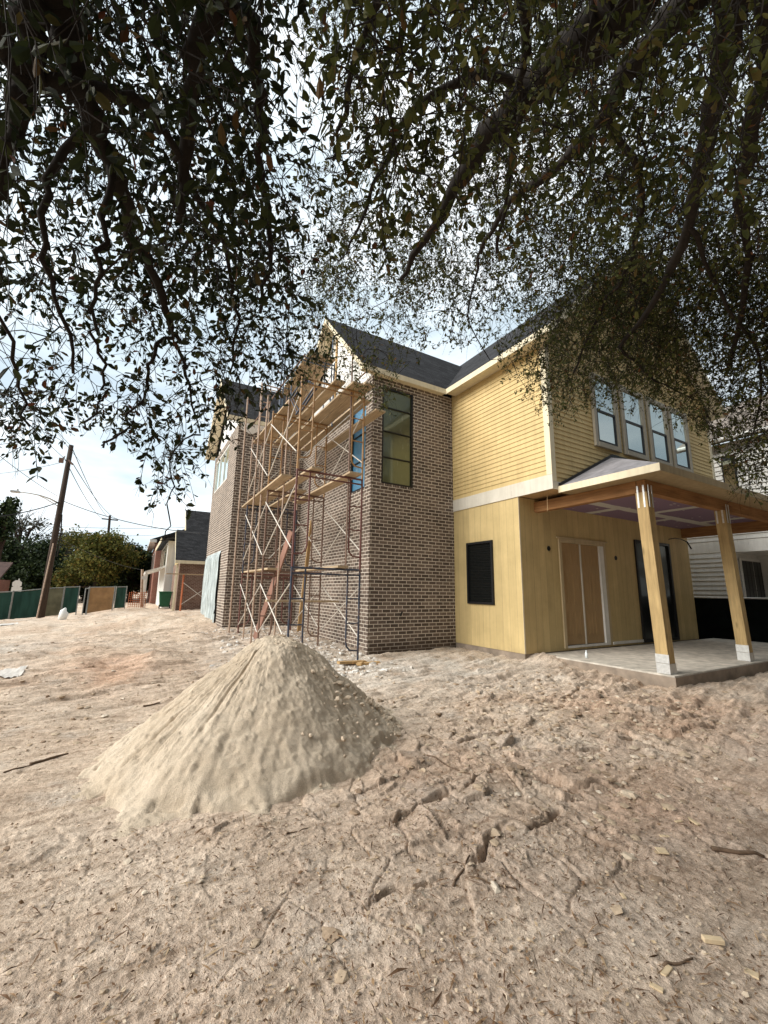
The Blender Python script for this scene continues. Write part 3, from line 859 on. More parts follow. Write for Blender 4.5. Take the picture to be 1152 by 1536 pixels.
zz = np.linspace(tallw[1], tallw[3], 5)[1:4]
window('y', Y_B + .085, -1, tallw[0] + .002, tallw[1] + .002, tallw[2] - .002, tallw[3] - .002, M['black'], M['glass_film'], .045, .07, bars=[4.62, 5.28, 5.9])
window('x', X_B + .085, -1, bluew[0] + .002, bluew[1] + .002, bluew[2] - .002, bluew[3] - .002, M['black'], M['glass_blue'], .045, .07, bars=[4.6, 5.3])
window('x', X_A + .03, -1, smallw[0] + .002, smallw[1] + .002, smallw[2] - .002, smallw[3] - .002, M['black'], M['glass_reflection'], .05, .07)
window('x', X_D + .085, -1, upw[0] + .002, upw[1] + .002, upw[2] - .002, upw[3] - .002, M['white'], M['glass'], .06, .07, vbars=[15.55, 16.5])
# four double-hung windows of the gable front
for (a, b_) in ((8.50, 9.27), (9.62, 10.43), (10.79, 11.55), (11.86, 12.62)):
    wz0, wz1, rail = 4.76, 6.32, 5.53
    fo = window('y', Y_U - .016, -1, a, wz0, b_, wz1, M['greyframe'], M['glass'], .028, .045, trim=M['greyframe'], tw=.095)
    s1 = MB(); s1.box(a + .03, Y_U - .058, rail - .025, b_ - .03, Y_U - .034, rail + .025)
    s1.box(a + .03, Y_U - .058, wz0 + .03, a + .065, Y_U - .036, rail - .026); s1.box(b_ - .065, Y_U - .058, wz0 + .03, b_ - .03, Y_U - .036, rail - .026)
    s1.box(a + .066, Y_U - .058, wz0 + .03, b_ - .066, Y_U - .037, wz0 + .07)
    obj('sash', s1, M['black'], fo)

# double door, six-panel leaves
mb = MB()
y0 = Y_L - .025
mb.box(9.66, y0, .285, 9.82, Y_L + .06, 2.60)
mb.box(8.251, y0 + .004, .285, 9.659, Y_L + .06, .33)
mb.box(9.92, y0 - .01, .285, 11.2, Y_L - .002, .345)
obj('door_frame', mb, M['white'], house)
mb = MB(); mb.box(8.165, y0, .285, 8.25, Y_L + .06, 2.69); mb.box(9.8205, y0 + .003, .285, 9.915, Y_L + .06, 2.69); mb.box(8.251, y0 + .001, 2.601, 9.8195, Y_L + .06, 2.688); mb.box(8.10, y0 - .008, 2.692, 10.0, Y_L - .001, 2.72)
obj('door_casing', mb, M['casing'], house)
mb = MB(); mb.box(8.94, Y_L + .004, .341, 8.975, Y_L + .05, 2.599); obj('astragal', mb, M['band'], house)
for (a, b_) in ((8.255, 8.926), (8.989, 9.655)):
    d = MB(); d.box(a, Y_L + .02, .345, b_, Y_L + .055, 2.595)
    do = obj('door_leaf', d, M['doorwood'], house)
    pm = MB(); w_ = (b_ - a - .30) / 2
    for (za, zb) in ((.52, 1.05), (1.20, 1.95), (2.09, 2.44)):
        for xx in (a + .10, b_ - .10 - w_):
            # raised moulding ring and field
            for (p, q, r_, s_) in ((xx, za, xx + w_, za + .022), (xx, zb - .022, xx + w_, zb), (xx, za + .023, xx + .022, zb - .023), (xx + w_ - .022, za + .023, xx + w_, zb - .023)):
                pm.box(p, Y_L + .0145, q, r_, Y_L + .0198, s_)
            pm.box(xx + .045, Y_L + .0155, za + .05, xx + w_ - .05, Y_L + .0195, zb - .05)
    obj('door_panel', pm, M['doorwood'], do)
# black sliding door
window('y', Y_L + .05, -1, slideh[0] + .002, slideh[1] + .002, slideh[2] - .002, slideh[3] - .002, M['black'], M['glass_dark'], .07, .09, vbars=[12.1], name='sliding_door')
# knock-outs for porch lamps
for (x, z) in ((7.83, 2.43), (10.35, 2.35)):
    mb = MB(); mb.tube([(x, Y_L - .012, z), (x, Y_L - .002, z)], .055, 14); o = obj('lamp_outlet', mb, M['black'], house)
mb = MB(); mb.tube([(13.0, Y_L - .02, 3.02), (13.2, Y_L - .09, 3.06), (13.5, Y_L - .12, 3.05), (13.72, Y_L - .16, 2.98), (13.83, Y_L - .2, 2.78)], [.012, .012, .012, .018, .022], 6)
obj('cable_stub', mb, M['black'], house)
mb = MB(); mb.tube([(7.13, 5.55, 3.5), (7.12, 5.56, 3.1)], .006, 5)
obj('cable_stub', mb, M['doorwood'], house)

# porch
mb = MB(); mb.box(7.36, 3.60, -.12, 15.0, Y_L + .005, .22)
obj('patio_slab', mb, M['slab'], house, bevel=.012)
mb = MB(); mb.box(7.345, 3.585, -.12, 15.0, 3.599, .195); mb.box(7.345, 3.5995, -.12, 7.359, Y_L, .195)
obj('slab_face', mb, M['slab_edge'], house)
PX = (7.40, 10.33, 13.75)
for x in PX:
    mb = MB(); mb.box(x, 3.68, .38, x + .19, 3.87, 3.20)
    mb.v = [(a_, b_ + .075 * (c_ - .38) / 2.8, c_) for a_, b_, c_ in mb.v]        # posts stand a little out of plumb
    po = obj('porch_post', mb, M['post'], house, bevel=.006)
    b2 = MB(); b2.box(x - .006, 3.674, .225, x + .196, 3.876, .379); b2.box(x - .008, 3.672, .385, x - .0005, 3.878, .52)
    obj('post_base', b2, M['galv'], po)
    b3 = MB()
    for yy in (3.785, 3.885): b3.box(x - .006, yy, 2.93, x - .0008, yy + .03, 3.32)
    for xx in (x + .03, x + .13): b3.box(xx, 3.735, 2.93, xx + .03, 3.742, 3.32)
    obj('strap', b3, M['galv'], po)
mb = MB(); mb.box(7.42, 3.93, 3.20, 7.57, Y_L - .002, 3.42)
obj('porch_beam', mb, M['lvl'], house)
mb = MB(); mb.box(13.78, 3.93, 3.12, 13.93, Y_L - .002, 3.42)
obj('porch_beam', mb, M['lvl'], house)
mb = MB(); mb.box(7.42, 3.77, 3.201, 15.0, 3.92, 3.419)
obj('porch_beam', mb, M['lvl_x'], house)
mb = MB(); mb.box(7.575, 3.855, 3.385, 13.775, Y_L - .003, 3.40); obj('porch_ceiling', mb, M['purple'], house)
EX0, EX1, EY, EZ0, EZ1 = 7.08, 15.4, 3.36, 3.42, 3.555
RUN = Y_U - .028 - EY; RZ = EZ1 + RUN * .5
mb = MB()
mb.poly([(EX0, EY, EZ1), (EX0 + RUN, EY + RUN, RZ), (EX0, EY + RUN, EZ1)])
mb.poly([(EX0, EY, EZ1), (EX1, EY, EZ1), (EX1 - RUN, EY + RUN, RZ), (EX0 + RUN, EY + RUN, RZ)])
mb.poly([(EX1, EY, EZ1), (EX1, EY + RUN, EZ1), (EX1 - RUN, EY + RUN, RZ)])
mb.poly([(EX0, EY, EZ1 - .02), (EX0, EY + RUN, EZ1 - .02), (EX1, EY + RUN, EZ1 - .02), (EX1, EY, EZ1 - .02)])
for a, b_ in (((EX0, EY), (EX1, EY)), ((EX0, EY + RUN), (EX0, EY)), ((EX1, EY), (EX1, EY + RUN))):
    mb.poly([(*a, EZ1 - .02), (*b_, EZ1 - .02), (*b_, EZ1), (*a, EZ1)])
mb.poly([(EX0, EY + RUN, EZ1), (EX0 + RUN, EY + RUN, RZ), (EX1 - RUN, EY + RUN, RZ), (EX1, EY + RUN, EZ1), (EX1, EY + RUN, EZ1 - .02), (EX0, EY + RUN, EZ1 - .02)])
pr = obj('porch_roof', mb, M['felt'], house)
mb = MB()
mb.beam((EX0 - .0, EY + RUN - .03, EZ1 + .03), (EX0 + RUN, EY + RUN - .03, RZ + .03), .05, .05)
mb.box(EX0 + RUN, EY + RUN - .055, RZ, EX1 - RUN, EY + RUN - .005, RZ + .06)
obj('flashing', mb, M['black'], pr)
mb = MB(); mb.box(EX0, EY - .02, EZ0, EX1, EY, EZ1 - .005); obj('porch_fascia', mb, M['shade_tan_board'], pr)  # same board as the cream side, its shade put into the colour
mb = MB(); mb.box(EX0 - .02, EY - .02, EZ0, EX0 - .0005, EY + RUN, EZ1 - .006)
obj('porch_fascia', mb, M['trim'], pr)
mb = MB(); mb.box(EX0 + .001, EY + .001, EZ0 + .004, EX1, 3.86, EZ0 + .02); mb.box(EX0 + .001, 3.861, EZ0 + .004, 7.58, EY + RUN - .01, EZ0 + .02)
obj('porch_soffit', mb, M['shade_tan_board'], pr)

# plastic sheet hung over the garage opening
mb = MB(); nx, nzz = 34, 14; g0 = len(mb.v)
for j in range(nzz + 1):
    for i in range(nx + 1):
        u = i / nx; t = j / nzz
        yy = 14.35 + 3.0 * u + .04 * math.sin(j * .9 + i); z = 2.66 - 2.3 * t
        d = .05 + .03 * math.sin(u * 40) * (0.3 + t) + .02 * math.sin(u * 13 + t * 3)
        if j == 0: d = .01
        mb.v.append((X_D - d, yy, z))
for j in range(nzz):
    for i in range(nx):
        a = j * (nx + 1) + i; mb.f.append((a, a + 1, a + nx + 2, a + nx + 1))
tag(obj('plastic_sheet', mb, M['plastic'], smooth=True), 'wrinkled translucent plastic sheet hung over the garage opening', 'plastic sheet')
mb = MB(); mb.box(X_D + .03, 14.45, .3, X_D + .1, 17.4, 2.6)
obj('garage_door', mb, M['white'], house)
mb = MB(); mb.tube([(X_D - .02, 13.75, .95), (X_D - .12, 13.75, .97), (X_D - .16, 13.76, .7)], .014, 6); mb.tube([(X_D - .13, 13.70, 1.0), (X_D - .13, 13.82, .98)], .02, 6)
obj('hose_tap', mb, M['black'], house)
mb = MB(); mb.tube([(5.30, Y_B - .03, .90), (5.33, Y_B - .012, .92), (5.36, Y_B - .002, .99)], .018, 6)
obj('pipe_stub', mb, M['black'], house)

# ------------------------------------------------------------------ scaffold
SX0, SX1 = 2.48, 3.90
ROWS = (7.62, 9.72, 11.82); LV = (.06, 1.87, 3.76, 5.70, 7.46)
scaf = thing('scaffold', 'tall rusty scaffold tower of mixed blue, red and ochre frames against the brick bay', 'scaffold', (3.2, 9.7, .1))
FR = {(0, 0): 'st_blue', (0, 1): 'st_red', (0, 2): 'st_yellow', (1, 0): 'st_rust', (1, 1): 'st_rust', (1, 2): 'st_yellow', (2, 0): 'st_red', (2, 1): 'st_blue', (2, 2): 'st_tan', (1, 3): 'st_steel', (2, 3): 'st_tan'}
FR2 = {(0, 1): 'st_red', (0, 2): 'st_rust', (1, 0): 'st_red', (1, 1): 'st_steel', (2, 0): 'st_tan', (2, 1): 'st_steel'}
TR = .0215


def frame(y, z0, z1, mt, dx=0.):
    mb = MB(); SX0, SX1 = globals()['SX0'] + dx, globals()['SX1'] + dx
    for x, s_ in ((SX0, 1), (SX1, -1)):
        mb.tube([(x, y, z0), (x, y, z1)], TR, 8)
        xi = x + s_ * .27
        h = z1 - z0
        mb.tube([(xi, y, z1 - .03), (xi, y, z0 + .42), (xi - s_ * .02, y, z0 + .33), (xi - s_ * .09, y, z0 + .26), (x, y, z0 + .24)], TR * .8, 7)
        for q in (.42, .68):
            mb.tube([(x, y, z0 + h * q), (xi, y, z0 + h * q)], TR * .6, 6)
        mb.tube([(x, y, z1 - .05), (x, y, z1 + .06)], TR * .75, 6)
    mb.tube([(SX0, y, z1 - .015), (SX1, y, z1 - .015)], TR, 8)
    mb.tube([(SX0 + .02, y, z1 - .12), (SX1 - .02, y, z1 - .12)], TR * .8, 7)
    return obj('end_frame', mb, M[mt], scaf)


for ri, y in enumerate(ROWS):
    for li in range(4):
        if (ri, li) not in FR: continue
        z0 = LV[li] if li else gp(3.1, y) - .02 if ri else .05
        frame(y, z0, LV[li + 1], FR[ri, li], .14 if li == 3 else 0.)


def crossbrace(x, ya, yb, z0, z1):
    mb = MB()
    mb.tube([(x, ya, z0 + .35), (x, yb, z1 - .30)], .0125, 6); mb.tube([(x + .028, ya, z1 - .30), (x + .028, yb, z0 + .35)], .0125, 6)
    return obj('cross_brace', mb, M['brace'], scaf)


for li in range(3):
    for (ya, yb) in ((ROWS[0], ROWS[1]), (ROWS[1], ROWS[2])):
        for x in (SX0 - .035, SX1 + .03):
            crossbrace(x, ya + .01, yb - .01, LV[li] + (.1 if li == 0 else 0), LV[li + 1])
crossbrace(SX1 + .03, ROWS[1] + .01, ROWS[2] - .01, LV[3], LV[4])
# extra tall legs on the outside row, left
mb = MB()
mb.tube([(SX0 - .2, ROWS[2] + .15, .2), (SX0 - .2, ROWS[2] + .15, 7.2)], TR, 8); obj('standard_pole', mb, M['st_tan'], scaf)
mb = MB()
mb.tube([(SX0 - .02, ROWS[1] + .55, .2), (SX0 - .02, ROWS[1] + .55, 6.4)], TR, 8); obj('standard_pole', mb, M['st_tan'], scaf)
mb = MB()
mb.box(SX1 - .08, ROWS[0] - .08, .02, SX1 + .08, ROWS[0] + .08, .045); obj('base_plate', mb, M['st_rust'], scaf)

for z_, x_ in ((6.15, SX0), (6.2, SX1)):
    mb = MB(); mb.tube([(x_, ROWS[0] - .1, z_), (x_, ROWS[2] + .3, z_ + .04)], .018, 7); obj('guard_rail', mb, M['st_rust'], scaf)
for y_, x_, z0_, z1_, mt_ in ((ROWS[0], SX1 - .32, 1.9, 6.6, 'st_rust'), (ROWS[1] - .9, SX0 + .1, .2, 5.8, 'st_tan'), (ROWS[1] + 1.0, SX0 - .1, .25, 6.9, 'st_tan'), (ROWS[2] + .1, SX1 - .5, .3, 7.4, 'st_rust'), (ROWS[1], SX1 + .06, 5.7, 8.3, 'st_steel'), (ROWS[1], SX0 + .2, 5.7, 8.6, 'st_steel')):
    mb = MB(); mb.tube([(x_, y_, z0_), (x_ + .02, y_ + .02, z1_)], .0185, 7); obj('standard_pole', mb, M[mt_], scaf)
for (a_, b_) in (((SX0, ROWS[0], 3.9), (SX1, ROWS[0] + .05, 5.5)), ((SX0, ROWS[1], 2.0), (SX1, ROWS[1] + .05, 3.6)), ((SX0, ROWS[2], 4.0), (SX1, ROWS[2], 5.5))):
    mb = MB(); mb.tube([a_, b_], .012, 6); obj('cross_brace', mb, M['brace'], scaf)

# planks: things of their own
PL = 'planks laid across the scaffold'


def plank(xc, ya, yb, z, w_=.235, th=.042, mtn='plank', skew=0., label=None, dz=0.):
    a = Vector((xc - skew, ya, z)); b_ = Vector((xc + skew, yb, z + dz))
    mb = MB(); mb.beam(a, b_, w_, th)
    return tag(obj('scaffold_plank', mb, M[mtn], bevel=.004), label, 'plank', PL)


zt = LV[3] + .03
dk = [(2.70, 8.2, 12.2, 'leftmost plank of the upper scaffold deck'), (2.95, 7.9, 12.0, 'weathered plank second from the left on the upper scaffold deck'),
      (3.24, 7.4, 12.1, 'pale plank in the middle of the upper scaffold deck'),
      (3.56, 7.3, 12.2, 'wide weathered plank under the white gable on the upper scaffold deck'), (3.82, 7.2, 12.0, 'plank of the upper scaffold deck over the last legs')]
for i, (xc, ya, yb, lb) in enumerate(dk):
    plank(xc, ya, yb, zt, skew=random.uniform(-.03, .03), label=lb)
plank(4.14, 7.3, 10.4, zt - .48, w_=.24, label='plank below the upper deck running past the corner of the brick bay', dz=.02)
plank(4.16, 8.0, 12.2, zt + .05, w_=.24, label='plank of the upper deck squeezed against the brick wall')
zt = LV[2] + .03
plank(2.52, 8.3, 12.4, zt, label='leftmost plank of the middle scaffold deck', skew=.03)
plank(2.80, 7.45, 11.95, zt, label='plank of the middle scaffold deck with its end by the red leg', skew=-.03)
plank(3.62, 7.35, 10.9, zt, w_=.28, label='broad plank under the blue window on the middle scaffold deck')
plank(3.2, 9.4, 12.2, zt, label='short plank at the back of the middle scaffold deck')
zt = LV[1] + .03
plank(2.62, 9.4, 12.1, zt, label='lone plank on the lowest scaffold deck at the back left')
plank(3.45, 7.45, 9.95, zt, w_=.23, label='dusty plank on the lowest scaffold deck over the blue frame')
zt = LV[4] + .03
for xc, lb in ((3.36, 'left plank of the topmost scaffold deck'), (3.61, 'middle plank of the topmost scaffold deck'), (3.86, 'right plank of the topmost scaffold deck below the gable post')):
    plank(xc, 9.45, 12.2, zt - .02, skew=.02, label=lb)
mb = MB(); mb.beam((2.3, 8.6, 1.22), (3.95, 8.75, 1.20), .10, .04)
tag(obj('wood_board', mb, M['plank'], bevel=.003), 'short pale board tied level between the lowest scaffold legs', 'board')
# leaning boards
a = at_dist(383, 948, 11.0); b_ = at_dist(437, 797, 9.6)
mb = MB(); mb.beam((a[0], a[1], gp(a[0], a[1]) + .02), tuple(b_), .15, .04, up=(1, .3, .2))
tag(obj('leaning_plank', mb, M['plank_red'], bevel=.004), 'dusty reddish plank leaning slantwise on the scaffold', 'plank')
mb = MB(); a = at_dist(448, 946, 12.4); b_ = at_dist(468, 781, 12.9); mb.beam((a[0], a[1], gp(a[0], a[1])), tuple(b_), .10, .06, up=(0, 1, .1))
tag(obj('leaning_stud', mb, M['stud'], bevel=.003), 'tall pale wooden stud leaning in the corner behind the scaffold', 'stud')
# spare frame parts hung on the upper deck
mb = MB()
q1, q2, q3, q4 = [Vector(at_dist(*q, D)) for q, D in (((444, 622), 8.5), ((474, 577), 8.4), ((434, 599), 8.7), ((457, 566), 8.6))]
off = Vector((.05, .03, .02))
for o_ in (Vector((0, 0, 0)), off * 1.6):
    mb.tube([q1 + o_, q2 + o_], .02, 8); mb.tube([q3 + o_, q4 + o_], .02, 8)
    mb.tube([q1.lerp(q2, .06) + o_, q3.lerp(q4, .06) + o_], .015, 6); mb.tube([q1.lerp(q2, .94) + o_, q3.lerp(q4, .94) + o_], .015, 6)
tag(obj('spare_bracket', mb, M['st_blue']), 'navy steel side bracket tilted above the upper scaffold deck', 'bracket')
# timber packing under the front leg
for i, (ax, ln, zoff, lb) in enumerate(((.1, .30, .02, 'orange-brown wood block under the front scaffold leg'), (.9, .16, .0, 'short wood offcut beside the front scaffold leg'), (-.3, .22, -.01, 'flat packing board lying in front of the scaffold leg'))):
    c_ = Vector((SX1 - .08 + .16 * i - .1, ROWS[0] - .12 - .04 * i, gp(SX1, ROWS[0] - .1) + .035 + zoff))
    d_ = Vector((math.cos(ax), math.sin(ax), .05 * (i - 1)))
    mb = MB(); mb.beam(c_ - d_ * ln, c_ + d_ * ln, .10, .045)
    tag(obj('packing_block', mb, M['stud'], bevel=.003), lb, 'wood block', 'wood packing at the scaffold foot')

# ------------------------------------------------------------------ sand pile


def build_sand():
    cx, cy, H, Rb = 1.30, 4.40, .975, 1.36
    na, nr = 520, 210
    th = np.linspace(0, 2 * math.pi, na, endpoint=False); t = np.linspace(0, 1.3, nr)
    T, A = np.meshgrid(t, th, indexing='ij')
    rad = Rb * (1 + .05 * np.sin(A * 2 + .6) + .035 * np.sin(A * 3 + 2) + .05 * vnoise(np.cos(A) * 2 + 5, np.sin(A) * 2 + 5, 8)) * (1 - .10 * np.clip(np.cos(A + .35), 0, 1) ** 2)
    r = T * rad
    x = cx + r * np.cos(A); y = cy + r * np.sin(A)
    prof = np.where(T < .28, .97 - T * T * 1.95, .817 - (T - .28) * 1.10)
    h = H * np.where(prof < .04, .04 * np.exp((prof - .04) / .04) - .006, prof)
    # runnels down the flank that faces the yard (left and front), clods on the right
    left = np.clip(.5 - .75 * np.cos(A + .9), 0, 1) * np.clip((T - .12) / .2, 0, 1) * np.clip((1.12 - T) / .12, 0, 1)
    run = vnoise(A * 26 + .25 * np.sin(T * 6), T * 1.6, 12) * .6 + vnoise(A * 55 + 2, T * 2.4, 13) * .4
    fine = vnoise(A * 90, T * 5, 14)
    h = h - left * np.clip((1.08 - T) / .3, .25, 1) * ((run ** 1.8) * .085 + (fine ** 2) * .036 + np.clip(run - .72, 0, 1) * .22)
    right = np.clip(.5 + .8 * np.cos(A - .35), 0, 1) * np.clip((T - .05) / .2, 0, 1) * np.clip((1.1 - T) / .1, 0, 1)
    h = h + right * (fbm(x * 5, y * 5, 5, 21) * .12 + np.abs(fbm(x * 16, y * 16, 3, 23)) * .05)
    # slump scarps
    s1 = np.clip(fbm(x * 2.2 + 3, y * 2.2, 4, 27) * 6, -1, 1)
    h = h + s1 * .018 * np.clip(T * 3, 0, 1)
    h = h + fbm(x * 11, y * 11, 4, 25) * .040 + fbm(x * 40, y * 40, 2, 29) * .010 + np.clip(fbm(x * 24, y * 24, 3, 26) - .1, 0, 1) * .05 - .05 * np.exp(-((T - 1.0 - .05 * np.sin(A * 9)) / .025) ** 2) * (vnoise(A * 14, A * 0, 28) > .45)
    z = gbase(x, y) + h
    z = z + (gz(x, y) - gbase(x, y)) * np.clip((T - .8) / .3, 0, 1) * .8 - .05 * np.clip((T - 1.15) / .15, 0, 1) - .02 * np.clip((T - 1.0) / .15, 0, 1)
    V = np.stack([x, y, z], -1).reshape(-1, 3)
    i = np.arange(nr - 1)[:, None] * na; j = np.arange(na)[None, :]; j2 = (j + 1) % na
    F = np.stack([i + j, i + na + j, i + na + j2, i + j2], -1).reshape(-1, 4)
    k = NT('builders_sand'); P = k.n('NewGeometry').outputs['Position']
    f = k.noise(P, 2.2, 6, .6); f2 = k.noise(P, 140, 3, .7); f3 = k.noise(P, 14, 5, .7)
    c = k.ramp(f, [(.3, (.63, .515, .39)), (.7, (.74, .625, .495))])
    c = k.mix(1.0, c, k.ramp(f3, [(.3, (.82, .81, .79)), (.7, (1.08, 1.08, 1.08))]), 'MULTIPLY')
    c = k.mix(1.0, c, k.ramp(f2, [(.3, (.80, .79, .77)), (.7, (1.14, 1.14, 1.14))]), 'MULTIPLY')
    c = k.mix(k.ramp(k.noise(P, 60, 3, .7), [(.63, (0, 0, 0)), (.72, (.5, .5, .5))]), c, (.30, .23, .16))
    k.l(c, k.b.inputs['Base Color']); k.b.inputs['Roughness'].default_value = .95; k.b.inputs['Specular IOR Level'].default_value = .1
    k.bump(k.math('ADD', f2, k.math('MULTIPLY', f3, .8)), .8, .02)
    tag(npobj('sand_pile', V, F, k.m, smooth=True, loc=(cx, cy, 0)), 'big cone of pale builder\'s sand in front of the scaffold', 'sand pile')
    return cx, cy, H, Rb


SP = build_sand()

# ------------------------------------------------------------------ loose stuff on the ground


def stones(name, n, pos, size, mt, seed, flat=.6, kind='stuff', label=None):
    """irregular low stones / clods as one mesh of many small angular lumps"""
    rg = np.random.default_rng(seed)
    t_ = (1 + 5 ** .5) / 2
    ico = np.array([(-1, t_, 0), (1, t_, 0), (-1, -t_, 0), (1, -t_, 0), (0, -1, t_), (0, 1, t_), (0, -1, -t_), (0, 1, -t_), (t_, 0, -1), (t_, 0, 1), (-t_, 0, -1), (-t_, 0, 1)]) / 1.9
    fc = np.array([(0, 11, 5), (0, 5, 1), (0, 1, 7), (0, 7, 10), (0, 10, 11), (1, 5, 9), (5, 11, 4), (11, 10, 2), (10, 7, 6), (7, 1, 8), (3, 9, 4), (3, 4, 2), (3, 2, 6), (3, 6, 8), (3, 8, 9), (4, 9, 5), (2, 4, 11), (6, 2, 10), (8, 6, 7), (9, 8, 1)])
    p = pos(rg, n); n = len(p)
    s_ = size(rg, n)
    V = ico[None] * (1 + rg.uniform(-.35, .35, (n, 12, 1)))
    V = V * (s_[:, None, None] * rg.uniform(.6, 1.3, (n, 1, 3))) * np.array([1, 1, flat])
    a = rg.uniform(0, 6.28, n); ca, sa = np.cos(a)[:, None], np.sin(a)[:, None]
    Xr = V[:, :, 0] * ca - V[:, :, 1] * sa; Yr = V[:, :, 0] * sa + V[:, :, 1] * ca
    V = np.stack([Xr, Yr, V[:, :, 2]], -1) + p[:, None, :]
    F = (fc[None] + (np.arange(n) * 12)[:, None, None]).reshape(-1, 3)
    o = npobj(name, V.reshape(-1, 3), F, mt); tag(o, label, kind=kind)
    return o


def on_ground(xs, ys, lift=0.):
    return np.stack([xs, ys, gz(xs, ys) + lift], -1)


def pos_view(r0, r1, a0=-50, a1=50):
    def f(rg, n):
        r = np.exp(rg.uniform(math.log(r0), math.log(r1), n)); a = YAW + np.radians(rg.uniform(a0, a1, n))
        x, y = r * np.sin(a), r * np.cos(a)
        ok = (np.hypot(x - SP[0], y - SP[1]) > 1.5) & ~((x > 7.2) & (y > 3.5)) & ~((x > X_A) & (y > 6)) & ~((x > X_B) & (y > Y_B - .05)) & ~((x > X_D) & (y > Y_C))
        return on_ground(x[ok], y[ok], .002)
    return f


def island_mat(name, stops, rough=.9):
    k = NT(name); g = k.n('NewGeometry')
    c = k.ramp(g.outputs['Random Per Island'], stops)
    c = k.mix(1.0, c, k.ramp(k.noise(g.outputs['Position'], 60, 4, .7), [(.3, (.75, .75, .75)), (.7, (1.15, 1.15, 1.15))]), 'MULTIPLY')
    k.l(c, k.b.inputs['Base Color']); k.b.inputs['Roughness'].default_value = rough; k.b.inputs['Specular IOR Level'].default_value = .12
    return k.m


M['clod'] = island_mat('soil_clods', [(0, (.27, .19, .13)), (.5, (.44, .34, .24)), (.85, (.55, .45, .34)), (1, (.60, .52, .42))])
M['mortar'] = island_mat('mortar_crumbs', [(0, (.45, .40, .34)), (.6, (.62, .58, .53)), (1, (.70, .68, .64))])
M['sandclod'] = island_mat('sand_lumps', [(0, (.46, .36, .26)), (1, (.62, .51, .39))])
M['litter'] = island_mat('dead_leaves', [(0, (.07, .04, .025)), (.5, (.16, .09, .05)), (.85, (.28, .18, .10)), (1, (.45, .34, .22))], .8)
stones('soil_clods', 4200, pos_view(1.1, 9), lambda rg, n: .003 + .009 * rg.random(n) ** 3, M['clod'], 1)


def pos_crust(rg, n):
    x = rg.normal(4.5, 1.9, n); y = rg.normal(3.2, 1.3, n)
    ok = (rg.random(n) < crust(x, y)) & ~((x > 7.1) & (y > 3.4)) & ~((x > 6.8) & (y > 6)) & (np.hypot(x - SP[0], y - SP[1]) > 1.5) & (np.hypot(x, y) > 1.3)
    return on_ground(x[ok], y[ok], .0)


stones('soil_clods', 2600, pos_view(5, 24, -52, 2), lambda rg, n: .008 + .035 * rg.random(n) ** 4, M['clod'], 12, flat=.5)
stones('soil_clods', 2600, pos_crust, lambda rg, n: .012 + .035 * rg.random(n) ** 3, M['clod'], 2, flat=.42)


def pos_mortar(rg, n):
    x = rg.normal(3.3, .75, n); y = rg.uniform(6.3, 12.8, n); ok = (x < X_B - .05) & (np.hypot(x - SP[0], y - SP[1]) > 1.4)
    return on_ground(x[ok], y[ok], .0)


stones('mortar_rubble', 2600, pos_mortar, lambda rg, n: .012 + .05 * rg.random(n) ** 4, M['mortar'], 3)


def pos_sand(rg, n):
    a = rg.normal(.1, .75, n); t = np.sqrt(rg.uniform(.005, 1.1, n)); r = t * SP[3]
    x = SP[0] + r * np.cos(a); y = SP[1] + r * np.sin(a)
    z = gbase(x, y) + SP[2] * np.clip(1 - .06 - (t - .12) * 1.06, 0, 1)
    return np.stack([x, y, z + .01], -1)


stones('sand_lumps', 600, pos_sand, lambda rg, n: .008 + .028 * rg.random(n) ** 4, M['sandclod'], 4, flat=.8)


def scatter_litter(name, n, seed, r0, r1, L0, L1, mt, wratio=.2):
    rg = np.random.default_rng(seed); p = pos_view(r0, r1)(rg, n); n = len(p)
    # thinner towards the bare yard on the left
    keep = rg.random(n) < np.clip(.35 + .25 * (p[:, 0] - .5) + .5 * (np.hypot(p[:, 0], p[:, 1]) < 3.4), .12, 1); p = p[keep]; n = len(p)
    L_ = rg.uniform(L0, L1, n) * rg.uniform(.5, 1.2, n); W = L_ * wratio * rg.uniform(.5, 1.5, n); a = rg.uniform(0, 6.28, n)
    d = np.stack([np.cos(a), np.sin(a), rg.normal(0, .18, n)], -1); s_ = np.stack([-np.sin(a), np.cos(a), rg.normal(0, .4, n)], -1)
    c = p + np.array([0, 0, .006])
    mid = c + np.array([0, 0, 1]) * (L_ * .12 * rg.uniform(-.2, 1, n))[:, None]
    V = np.stack([c - d * L_[:, None] / 2, mid - s_ * W[:, None] / 2, mid + s_ * W[:, None] / 2, c + d * L_[:, None] / 2], 1).reshape(-1, 3)
    q = np.arange(n) * 4
    F = np.concatenate([np.stack([q, q + 1, q + 2], -1), np.stack([q + 1, q + 3, q + 2], -1)])
    tag(npobj(name, V, F, mt), kind='stuff')


scatter_litter('leaf_litter', 17000, 5, 1.0, 8.5, .006, .026, M['litter'], .38)
scatter_litter('twig_litter', 8000, 6, 1.0, 9, .02, .085, M['litter'], .07)
scatter_litter('bark_chips', 11000, 9, 1.0, 9, .006, .026, M['clod'], .5)

# sticks and offcuts one can count
M['bark_stick'] = mat('stick_bark', (.13, .085, .055), .9, .35, 30, .4, 60)
M['scrap'] = wood_mat('fresh_offcut', (.66, .52, .34), axis=0, var=.15)


def ground_at(px, py):
    d = ray(px, py); t = (0.02 - CAM[2]) / d[2]
    for _ in range(6):
        P = CAM + d * t; t = (gp(P[0], P[1]) - CAM[2]) / d[2]
    return CAM + d * t


